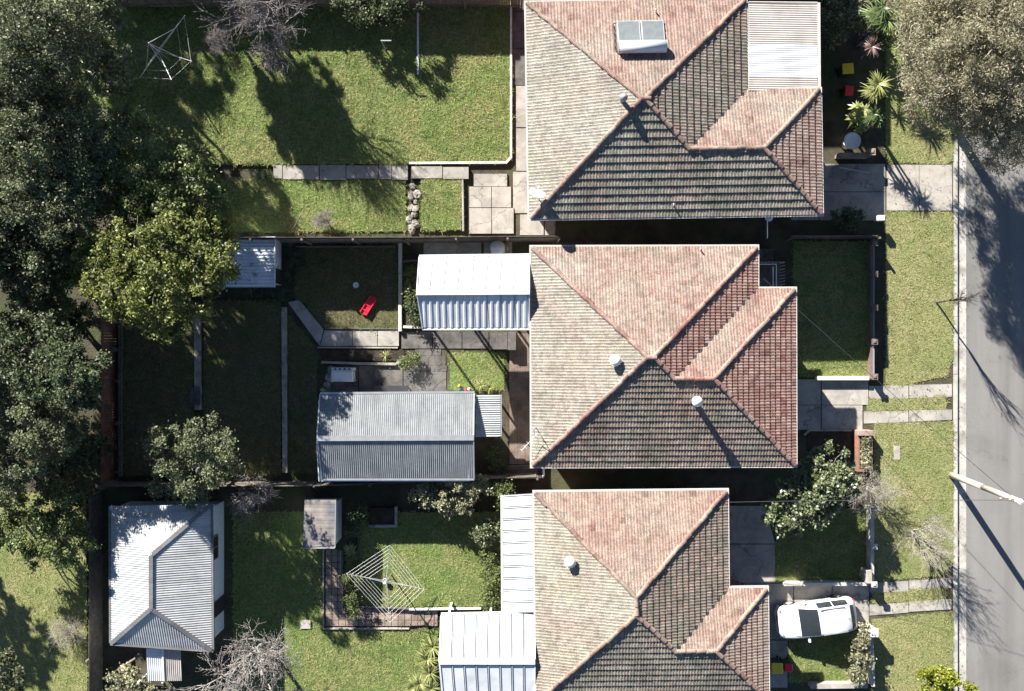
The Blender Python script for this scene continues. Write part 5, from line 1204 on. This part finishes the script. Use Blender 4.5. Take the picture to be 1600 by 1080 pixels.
# ------------------------------------------------------------------ clothes hoists
def hoist(label, base, hub, hubz, tips, tipz, topz, lines, mat='rail'):
    bs = W(*base); hb = W(*hub, hubz); root = thing('clothes_hoist', label, 'clothes hoist', bs)
    obj('mast', B().tube(bs, (hb.x, hb.y, topz), .035, .03, 8).lathe(bs, [(.12, 0), (.12, .05), (.05, .08)], 10), M[mat], root, True)
    obj('hub', B().lathe((hb.x, hb.y, hubz - .08), [(.06, 0), (.075, .05), (.075, .14), (.05, .18)], 10), M[mat], root)
    T_ = [W(*q, tipz) for q in tips]
    for q in T_:
        obj('arm', B().tube((hb.x, hb.y, hubz), q, .022, .016, 6), M[mat], root)
        mid = Vector((hb.x, hb.y, hubz)).lerp(q, .62); obj('stay', B().tube((hb.x, hb.y, topz), mid, .016, .016, 5), M[mat], root)
    lb = B(); H0 = Vector((hb.x, hb.y, hubz))
    for f in lines:
        for i in range(len(T_)):
            a = H0.lerp(T_[i], f); c = H0.lerp(T_[(i + 1) % len(T_)], f); m = (a + c) / 2 - Vector((0, 0, .04)); lb.path([a, m, c], .0055, 4)
    obj('line', lb, M['white'], root); return root
hoist('rotary clothes hoist with full lines over the lower lawn', (612, 897), (604, 908), 1.85, [(609, 852), (663, 921), (609, 973), (541, 897)], 2.2, 2.15, (.45, .56, .67, .78, .89, 1.0))
hoist('old bent rotary clothes hoist in the dark top left yard', (268, 97), (246, 79), 1.55, [(289, 24), (300, 96), (268, 125), (218, 122)], 1.85, 2.75, (.7, .97))
one('clothes_post', B().tube(W(603, 80), W(603, 80) + Vector((0, 0, 1.75)), .04, .035, 8).bar(W(603, 80) + Vector((-.02, 0, 1.72)), W(603, 80) + Vector((.5, 0, 1.72)), .05, .05), M['rail'], 'thin metal post standing on the top lawn with a long shadow', 'post')

# ------------------------------------------------------------------ bins, toys, cabinet
def bin_(label, px, lid, wd, dp, h, rz, group=None):
    p = W(*px); root = thing('wheelie_bin', label, 'bin', p, rz, group)
    a, c = wd / 2, dp / 2
    def bx(name, b, m, par=root, bv=0.0): return obj(name, b, M[m], par, local=True, bevel=bv)
    bx('body', B().prism([(-a * .8, -c * .75), (a * .8, -c * .75), (a * .8, c * .8), (-a * .8, c * .8)], .08, h - .06, [(-a * .95, -c * .95), (a * .95, -c * .95), (a * .95, c * .92), (-a * .95, c * .92)]), 'green_plastic', bv=.02)
    l = bx('lid', B().prism([(-a, -c), (a, -c), (a, c * .95), (-a, c * .95)], h - .05, h + .03, [(-a * .86, -c * .86), (a * .86, -c * .86), (a * .86, c * .84), (-a * .86, c * .84)]), lid, bv=.012)
    bx('handle', B().bar((-a * .7, c * 1.05, h - .05), (a * .7, c * 1.05, h - .05), .04, .04), 'green_plastic')
    for s_ in (-1, 1): bx('wheel', B().tube((s_ * a * .75, c * .85, .1), (s_ * a * .95, c * .85, .1), .1, .1, 12), 'rubber')
    return root
bin_('yellow-lidded wheelie bin below the bronze cordyline', (1314, 116), 'yellow', .60, .56, 1.07, R(4), 'wheelie bins')
bin_('red-lidded wheelie bin on the shaded top front yard', (1317, 149), 'red', .44, .52, .95, R(-6), 'wheelie bins')
bin_('yellow-lidded wheelie bin at the corner of the bottom house', (1206, 1034), 'yellow', .60, .58, 1.07, R(0), 'wheelie bins')
bin_('red-lidded wheelie bin near the white car', (1224, 1034), 'red', .44, .46, .95, R(2), 'wheelie bins')
# red toy slide on the lawn
p = W(577, 478); t = thing('toy_slide', 'red plastic toy slide lying on the shaded lawn', 'toy', (p.x, p.y, .13), R(58))
obj('chute', B().prism([(-.52, -.17), (.5, -.17), (.56, 0), (.5, .17), (-.52, .17), (-.57, 0)], .04, .16), M['red'], t, local=True, bevel=.03)
obj('side_rail', B().box((0, .18, .17), (1.0, .05, .14)), M['red'], t, local=True, bevel=.015)
obj('side_rail', B().box((0, -.18, .17), (1.0, .05, .14)), M['red'], t, local=True, bevel=.015)
for x in (-.3, 0, .3): obj('step', B().box((x, 0, .19), (.06, .3, .06)), M['red'], t, local=True, bevel=.01)
for i, (x, y, m, lab) in enumerate(((720, 607, 'blue', 'blue toy beside the worn grass near the shed'), (728, 610, 'red', 'red toy beside the worn grass near the shed'), (718, 603, 'yellow', 'yellow toy behind the blue toy near the shed'), (733, 608, 'white', 'white toy right of the red toy near the shed'))):
    p = W(x, y); r = .075
    one('toy', B().lathe((p.x, p.y, .06), [(r, 0), (r * 1.1, .08), (r * .7, .16), (r * .45, .2), (r * .5, .26), (r * .2, .3)], 10), M[m], lab, 'toy', smooth=True)
# white cabinet barbecue
p = W(540, 585); t = thing('barbecue_cabinet', 'white metal cabinet with dials standing above the long shed', 'cabinet', p)
obj('body', B().box((p.x, p.y, .5), (1.1, .72, .95)), M['white_metal'], t, bevel=.02)
obj('hood', B().box((p.x, p.y - .08, 1.02), (1.12, .5, .12)), M['white_metal'], t, bevel=.03)
for i in range(4): obj('dial', B().tube((p.x - .36 + i * .24, p.y + .3, .96), (p.x - .36 + i * .24, p.y + .3, 1.02), .055, .05, 10), M['dark_metal'], t)
obj('side_handle', B().path([(p.x + .55, p.y + .2, .85), (p.x + .66, p.y + .18, .85), (p.x + .66, p.y - .22, .85), (p.x + .55, p.y - .25, .85)], .02, 6), M['dark_metal'], t)
# white water tank and pale sheet behind the patio gable
p = W(778, 392); t = thing('water_heater', 'white round topped tank behind the patio gable', 'tank', p)
obj('tank', B().lathe((p.x, p.y, 0), [(.36, 0), (.38, .1), (.38, 1.5), (.33, 1.62), (.18, 1.7), (.02, 1.72)], 20), M['white_metal'], t, True)
obj('pipe', B().path([(p.x + .35, p.y, .3), (p.x + .5, p.y, .3), (p.x + .5, p.y, 1.5)], .025, 6), M['rail'], t)
sheet('side_path', rect(662, 378, 752, 402), .03, M['concrete'], .2)
sheet('side_path', rect(756, 378, 800, 402), .04, M['concrete'], .2)
# bird bath
p = W(1322, 226); t = thing('bird_bath', 'round white bird bath beside the low wall stub in the top front', 'bird bath', p)
obj('pedestal', B().lathe((p.x, p.y, 0), [(.26, 0), (.22, .1), (.11, .25), (.10, .65), (.18, .78)], 14), M['white'], t, True)
obj('bowl', B().lathe((p.x, p.y, .76), [(.18, 0), (.36, .08), (.44, .17), (.43, .19), (.36, .12), (.1, .06), (.01, .055)], 22), M['white'], t, True)
# tap / hose items
one('planter_pot', B().lathe(W(603, 905), [(.10, .18), (.14, .45), (.13, .46), (.11, .4)], 12), M['white'], 'small white pot under the lower hoist', 'pot', smooth=True)
one('white_bowl', B().lathe(W(557, 446), [(.10, .13), (.16, .2), (.15, .21), (.08, .16)], 12), M['white'], 'white bowl on the grass above the red toy', 'bowl', smooth=True)
one('bench_frame', B().bar(W(584, 608, .4), W(638, 608, .4), .35, .05).bar(W(586, 603, 0), W(586, 603, .4), .05, .05).bar(W(636, 603, 0), W(636, 603, .4), .05, .05).bar(W(586, 613, 0), W(586, 613, .4), .05, .05).bar(W(636, 613, 0), W(636, 613, .4), .05, .05).bar(W(584, 602, .4), W(584, 602, .7), .05, .05).bar(W(638, 602, .4), W(638, 602, .7), .05, .05), M['dark_metal'], 'dark low bench against the upper side of the long shed', 'bench')
one('red_tub', B().lathe(W(508, 628), [(.2, .06), (.27, .4), (.25, .41), (.18, .12)], 14), M['red'], 'red tub peeping out left of the long shed', 'tub', smooth=True)
one('log_pole', B().tube(W(172, 1055, .3), W(222, 1022, 1.6), .07, .06, 8).lathe(W(172, 1055), [(.1, .0), (.1, .34)], 8), M['deck'], 'brown leaning pole below the grey outbuilding', 'pole', smooth=True)
one('garden_stake', B().tube(W(458, 358, .1), W(470, 336, .9), .03, .03, 6), M['timber'], 'grey stake leaning by the boundary fence in the top yard', 'stake')
one('long_timber', B().bar(W(235, 7, .5), W(330, 3, .5), .25, .18), M['timber'], 'grey log lying at the top edge left of the bare tree', 'log', bevel=.03)

# ------------------------------------------------------------------ things on the roofs
def vent(label, pt, kind, s_=1.0):
    root = thing('roof_vent', label, 'roof vent', pt)
    if kind == 'turbine':
        obj('base', B().lathe((pt.x, pt.y, pt.z - .1), [(.17, 0), (.17, .3)], 16), M['white'], root, True)
        hd = obj('turbine_head', B().lathe((pt.x, pt.y, pt.z + .2), [(.17, 0), (.25, .09), (.27, .17), (.23, .27), (.12, .33), (.02, .34)], 20), M['white'], root, True)
        fb = B()
        for i in range(14):
            a = 6.283 * i / 14; c_, s2 = math.cos(a), math.sin(a)
            fb.bar((pt.x + .23 * c_, pt.y + .23 * s2, pt.z + .24), (pt.x + .275 * math.cos(a + .2), pt.y + .275 * math.sin(a + .2), pt.z + .44), .05, .012)
        obj('vane', fb, M['white'], hd)
    else:
        obj('pipe', B().lathe((pt.x, pt.y, pt.z - .15), [(.14 * s_, 0), (.14 * s_, 1.0 * s_)], 14), M['rail' if kind == 'flue' else 'grey_paint'], root, True)
        obj('cap', B().lathe((pt.x, pt.y, pt.z + .78 * s_), [(.13 * s_, 0), (.25 * s_, .05), (.24 * s_, .16), (.06 * s_, .26), (.01, .27)], 16), M['white' if kind == 'flue' else 'grey_paint'], root, True)
    return root
vent('white turbine vent on the left slope of the middle roof', mid_h[2]['left'].at(960, 563), 'turbine')
vent('tall flue with white cap on the lower slope of the middle roof', mid_h[2]['bottom'].at(1084, 626), 'flue', 1.0)
vent('large white turbine vent on the left slope of the bottom roof', low_h[2]['left'].at(890, 876), 'turbine')
vent('grey flue pipe near the peak of the top roof', top_h[2]['left'].at(972, 158), 'pipe', .75)
for (hs, nm, x, y, lab) in ((top_h, 'top', 1024, 20, 'thin bent pipe above the solar water heater'), (mid_h, 'top', 1094, 391, 'small pipe near the top gutter of the middle roof'), (top_h, 'bottom', 1052, 322, 'short red pipe low on the lower slope of the top roof')):
    p = hs[2][nm].at(x, y); one('vent_pipe', B().path([p - Vector((0, 0, .1)), p + Vector((0, 0, .28)), p + Vector((-.05, .06, .34))], .035, 7), M['gutter'], lab, 'pipe', smooth=True)
# solar water heater on the top roof
pl = top_h[2]['top']; pc = pl.at(1001, 58); fr = pl.frame(pc.x, pc.y, .12)
t = thing('solar_water_heater', 'solar water heater with two glass panels and white tank on the top roof', 'water heater', (0, 0, 0)); t.matrix_basis = fr; OFF[t.name] = Vector((0, 0, 0))
for x in (-.56, .56):
    pn = obj('collector_panel', B().box((x, -.18, .03), (1.08, 1.35, .08)), M['rail'], t, local=True, bevel=.01)
    obj('glass', B().box((x, -.18, .075), (.96, 1.23, .012)), M['panel_glass'], pn, local=True)
obj('tank', B().tube((-1.08, .78, .24), (1.08, .78, .24), .29, .29, 24), M['white_metal'], t, True, local=True)
for x in (-1.09, 1.09): obj('tank_end', B().tube((x - .02, .78, .24), (x + .02, .78, .24), .28, .25, 20), M['grey_paint'], t, local=True)
obj('bracket', B().box((-.7, .45, -.04), (.06, 1.2, .06)).box((.7, .45, -.04), (.06, 1.2, .06)), M['rail'], t, local=True)
obj('pipe', B().path([(1.12, .9, .1), (1.25, .8, .05), (1.25, -.7, .05), (1.1, -.75, .05)], .025, 6), M['dark_metal'], t, local=True)
# satellite dish at the lower left corner of the top roof
pl = top_h[2]['left']; pc = pl.at(842, 312); t = thing('satellite_dish', 'white satellite dish at the lower left corner of the top roof', 'satellite dish', pc)
ax = Vector((.25, .80, .55)).normalized(); c0 = pc + Vector((-.15, .1, .75)); u = ax.cross(Vector((0, 0, 1))).normalized(); v_ = u.cross(ax)
db = B(); rings = 5; seg = 20
for j in range(rings + 1):
    r = .42 * j / rings
    for i in range(seg):
        a = 6.283 * i / seg; db.v.append(tuple(c0 + u * (r * math.cos(a)) + v_ * (r * math.sin(a)) + ax * (r * r * .6)))
for j in range(rings):
    for i in range(seg): db.f.append((j * seg + i, j * seg + (i + 1) % seg, (j + 1) * seg + (i + 1) % seg, (j + 1) * seg + i))
obj('dish', db, M['white'], t, True); obj('mast', B().path([pc - Vector((0, 0, .1)), pc + Vector((0, 0, .5)), c0], .025, 7), M['rail'], t)
obj('receiver', B().tube(c0 - v_ * .4, c0 + ax * .42, .014, .014, 5).box(c0 + ax * .44, (.09, .09, .12)), M['white'], t)
# antenna at the middle roof
pl = mid_h[2]['left']; pc = pl.at(838, 668); t = thing('tv_antenna', 'white comb-like television antenna over the left gutter of the middle roof', 'antenna', pc)
tp = pc + Vector((-.15, .05, 1.2)); obj('mast', B().tube(pc - Vector((0, 0, .1)), tp, .02, .018, 6), M['rail'], t)
A = W(841, 676, 4.6); C = W(815, 704, 4.6); obj('boom', B().tube(A, C, .011, .011, 5), M['white'], t); dd = (C - A).normalized(); pp = Vector((-dd.y, dd.x, 0))
for i in range(6):
    q = A.lerp(C, i / 5.0); l = .12 if i > 1 else .22; obj('element', B().tube(q - pp * l, q + pp * l, .007, .007, 5), M['white'], t)
obj('bracket', B().bar(tp, A.lerp(C, .2), .03, .03), M['rail'], t)
# street light style bracket under the top eave
one('eave_bracket', B().path([W(1199, 338, 4.2), W(1199, 352, 3.9), W(1199, 372, 3.4)], .025, 6).lathe(W(1201, 340, 4.25), [(.16, 0), (.2, .05), (.1, .1)], 10), M['rail'], 'thin metal bracket hanging below the top house gutter', 'bracket')

# ------------------------------------------------------------------ power pole and wires
bp = W(1487, 742); tp = W(1594, 784, 7.2); tp = Vector((bp.x + (tp.x - bp.x), bp.y + (tp.y - bp.y), 7.2))
t = thing('power_pole', 'pale timber power pole beside the kerb with a crossarm', 'power pole', bp)
obj('shaft', B().path([bp - Vector((0, 0, .3)), bp.lerp(tp, .5), tp], [.17, .15, .125], 12), M['pole_wood'], t, True)
obj('cap', B().lathe(tp, [(.135, 0), (.13, .05), (.02, .09)], 12), M['white'], t)
ca = tp + Vector((-.75, .35, -.45)); cb = tp + Vector((.85, -.38, -.45)); ca = tp + Vector((-.1, .9, -.4)); cb = tp + Vector((.05, -.9, -.4))
ca = tp + Vector((-.85, .12, -.35)); cb = tp + Vector((.85, -.1, -.35))
arm = obj('crossarm', B().bar(ca, cb, .09, .1), M['timber'], t)
for f in (.05, .3, .7, .95):
    q = ca.lerp(cb, f); obj('insulator', B().lathe(q + Vector((0, 0, .05)), [(.03, 0), (.045, .05), (.03, .09), (.05, .14), (.02, .18)], 10), M['grey_paint'], t)
obj('stay_bracket', B().tube(tp - Vector((0, 0, 1.1)), ca.lerp(cb, .2), .02, .02, 5), M['rail'], t)
def wire(label, a, c, sag, r=.012, n=14):
    pts = [Vector(a).lerp(Vector(c), i / n) - Vector((0, 0, sag * 4 * (i / n) * (1 - i / n))) for i in range(n + 1)]
    return one('overhead_wire', B().path(pts, r, 4), M['dark_metal'], label, 'wire')
top = tp + Vector((0, 0, -.2))
wire('service wire from the pole to the middle house', top + Vector((0, .05, -.3)), W(1182, 425, 3.75), .35)
wire('service wire from the pole towards the bottom house', top + Vector((0, -.05, -.5)), W(1140, 785, 3.6), .3)
wire('overhead wire leaving the pole to the right', top + Vector((0, 0, 0)), top + Vector((22, 6, 0)), .4)
wire('overhead wire leaving the pole upwards along the street', ca.lerp(cb, .95) + Vector((0, 0, .2)), top + Vector((6, 38, 0)), .8)

# ------------------------------------------------------------------ the car
def car(label, px, rz):
    p = W(*px); root = thing('parked_car', label, 'car', (p.x, p.y, .03), rz)
    # stations along x (front is -x): x, belt half width, belt z, top half width, top z
    st = [(-2.0, .52, .52, .40, .56), (-1.93, .70, .64, .58, .70), (-1.75, .80, .74, .68, .82), (-1.4, .85, .82, .72, .91), (-1.2, .86, .85, .74, .94), (-1.0, .87, .88, .74, .98),
          (-.55, .87, .90, .70, 1.22), (-.08, .87, .91, .68, 1.43), (.25, .87, .92, .68, 1.475), (.7, .87, .93, .68, 1.49), (1.2, .865, .94, .665, 1.465), (1.5, .85, .95, .64, 1.40), (1.75, .82, .96, .60, 1.18), (1.88, .78, .93, .58, 1.0), (1.97, .68, .80, .55, .84), (2.0, .55, .60, .45, .62)]
    def prof(s_):
        x, bw, bz, tw, tz = s_
        return [(x, bw * .93, .22), (x, bw * 1.0, .40), (x, bw * 1.0, bz * .82), (x, bw * .97, bz), (x, tw + (bw - tw) * .12, tz - .05 * (tz > 1.05)), (x, tw * .82, tz), (x, tw * .4, tz + .02), (x, 0, tz + .028)]
    b = B(); rows = []
    for s_ in st:
        pr = prof(s_); full = [(q[0], -q[1], q[2]) for q in pr] + [(q[0], q[1], q[2]) for q in reversed(pr[:-1])]
        rows.append(full)
    m = len(rows[0])
    for r in rows: b.v.extend(r)
    for i in range(len(rows) - 1):
        for j in range(m - 1): b.f.append((i * m + j, i * m + j + 1, (i + 1) * m + j + 1, (i + 1) * m + j))
    b.f.append(tuple(range(m))); b.f.append(tuple(range((len(rows) - 1) * m, len(rows) * m)))
    body = obj('body', b, M['carpaint'], root, True, local=True)
    def patch(name, i0, i1, j0, j1, inset=.0, lift=.012, mat='glass'):
        g = B(); cc = np.array([rows[i][j] for i in range(i0, i1 + 1) for j in range(j0, j1 + 1)]); ctr = cc.mean(0)
        k = j1 - j0 + 1
        for q in cc:
            d = q - ctr; qq = ctr + d * (1 - inset); out = Vector((0, qq[1] * .3, 1)).normalized() if name != 'side_window' else Vector((0, math.copysign(1, qq[1]), .5)).normalized()
            g.v.append((qq[0] + (lift * -.6 if name == 'windscreen' else lift * .6 if name == 'rear_window' else 0), qq[1] + out.y * lift, qq[2] + out.z * lift))
        for i in range(i1 - i0):
            for j in range(k - 1): g.f.append((i * k + j, i * k + j + 1, (i + 1) * k + j + 1, (i + 1) * k + j))
        return obj(name, g, M[mat], root, True, local=True)
    patch('windscreen', 5, 7, 4, 10, .05)
    patch('rear_window', 11, 12, 4, 10, .06)
    for (a, c) in ((7, 9), (9, 11)):
        patch('side_window', a, c, 3, 4, .05); patch('side_window', a, c, 10, 11, .05)
    for x in (-1.22, 1.25):
        for s_ in (-1, 1):
            wh = obj('wheel', B().tube((x, s_ * .70, .31), (x, s_ * .885, .31), .31, .31, 20), M['rubber'], root, True, local=True)
            obj('rim', B().tube((x, s_ * .87, .31), (x, s_ * .895, .31), .2, .18, 14), M['rail'], wh, local=True)
    for s_ in (-1, 1):
        obj('headlight', B().prism([(-1.93, s_ * .66), (-1.72, s_ * .78), (-1.62, s_ * .74), (-1.86, s_ * .56)], .67, .80), M['panel_glass'], root, local=True, bevel=.01)
        obj('tail_light', B().box((1.86, s_ * .70, .86), (.12, .16, .2)), M['red'], root, local=True, bevel=.02)
        mr = obj('wing_mirror', B().box((-.62, s_ * .98, .98), (.14, .22, .14)), M['carpaint'], root, local=True, bevel=.04)
        obj('roof_rail', B().bar((0, s_ * .64, 1.50), (1.25, s_ * .63, 1.49), .04, .04), M['rail'], root, local=True)
    obj('grille', B().box((-1.99, 0, .5), (.04, .8, .16)), M['dark_metal'], root, local=True)
    obj('front_bumper', B().prism([(-2.05, -.5), (-1.9, -.78), (-1.78, -.84), (-1.78, -.7), (-1.94, 0), (-1.78, .7), (-1.78, .84), (-1.9, .78), (-2.05, .5)], .24, .42), M['carpaint'], root, local=True, bevel=.015)
    obj('rear_bumper', B().box((1.99, 0, .45), (.12, 1.3, .26)), M['carpaint'], root, local=True, bevel=.03)
    obj('number_plate', B().box((2.06, 0, .55), (.012, .37, .13)), M['white'], root, local=True)
    seam = B()
    for s_ in (-1, 1):
        seam.bar((-1.9, s_ * .60, .755), (-1.05, s_ * .70, .985), .012, .012)
        for x in (-.35, .55, 1.3): seam.bar((x, s_ * .874, .35), (x, s_ * .874, .86), .012, .012, (0, 1, 0))
    seam.bar((1.62, -.5, 1.36), (1.62, .5, 1.36), .014, .012); obj('panel_gap', seam, M['rubber'], root, local=True)
    for s_ in (-1, 1): obj('door_handle', B().box((.35, s_ * .885, .80), (.16, .03, .035)).box((1.12, s_ * .885, .80), (.16, .03, .035)), M['rail'], root, local=True)
    obj('antenna', B().tube((1.35, 0, 1.46), (1.55, 0, 1.62), .008, .004, 5), M['rubber'], root, local=True)
    obj('wiper', B().bar((-.80, -.35, 1.0), (-.62, .15, 1.12), .02, .015).bar((-.80, .1, 1.0), (-.64, .5, 1.11), .02, .015), M['rubber'], root, local=True)
    return root
car('white hatchback car parked on the bottom drive, nose to the house', (1270, 960), R(8.5))
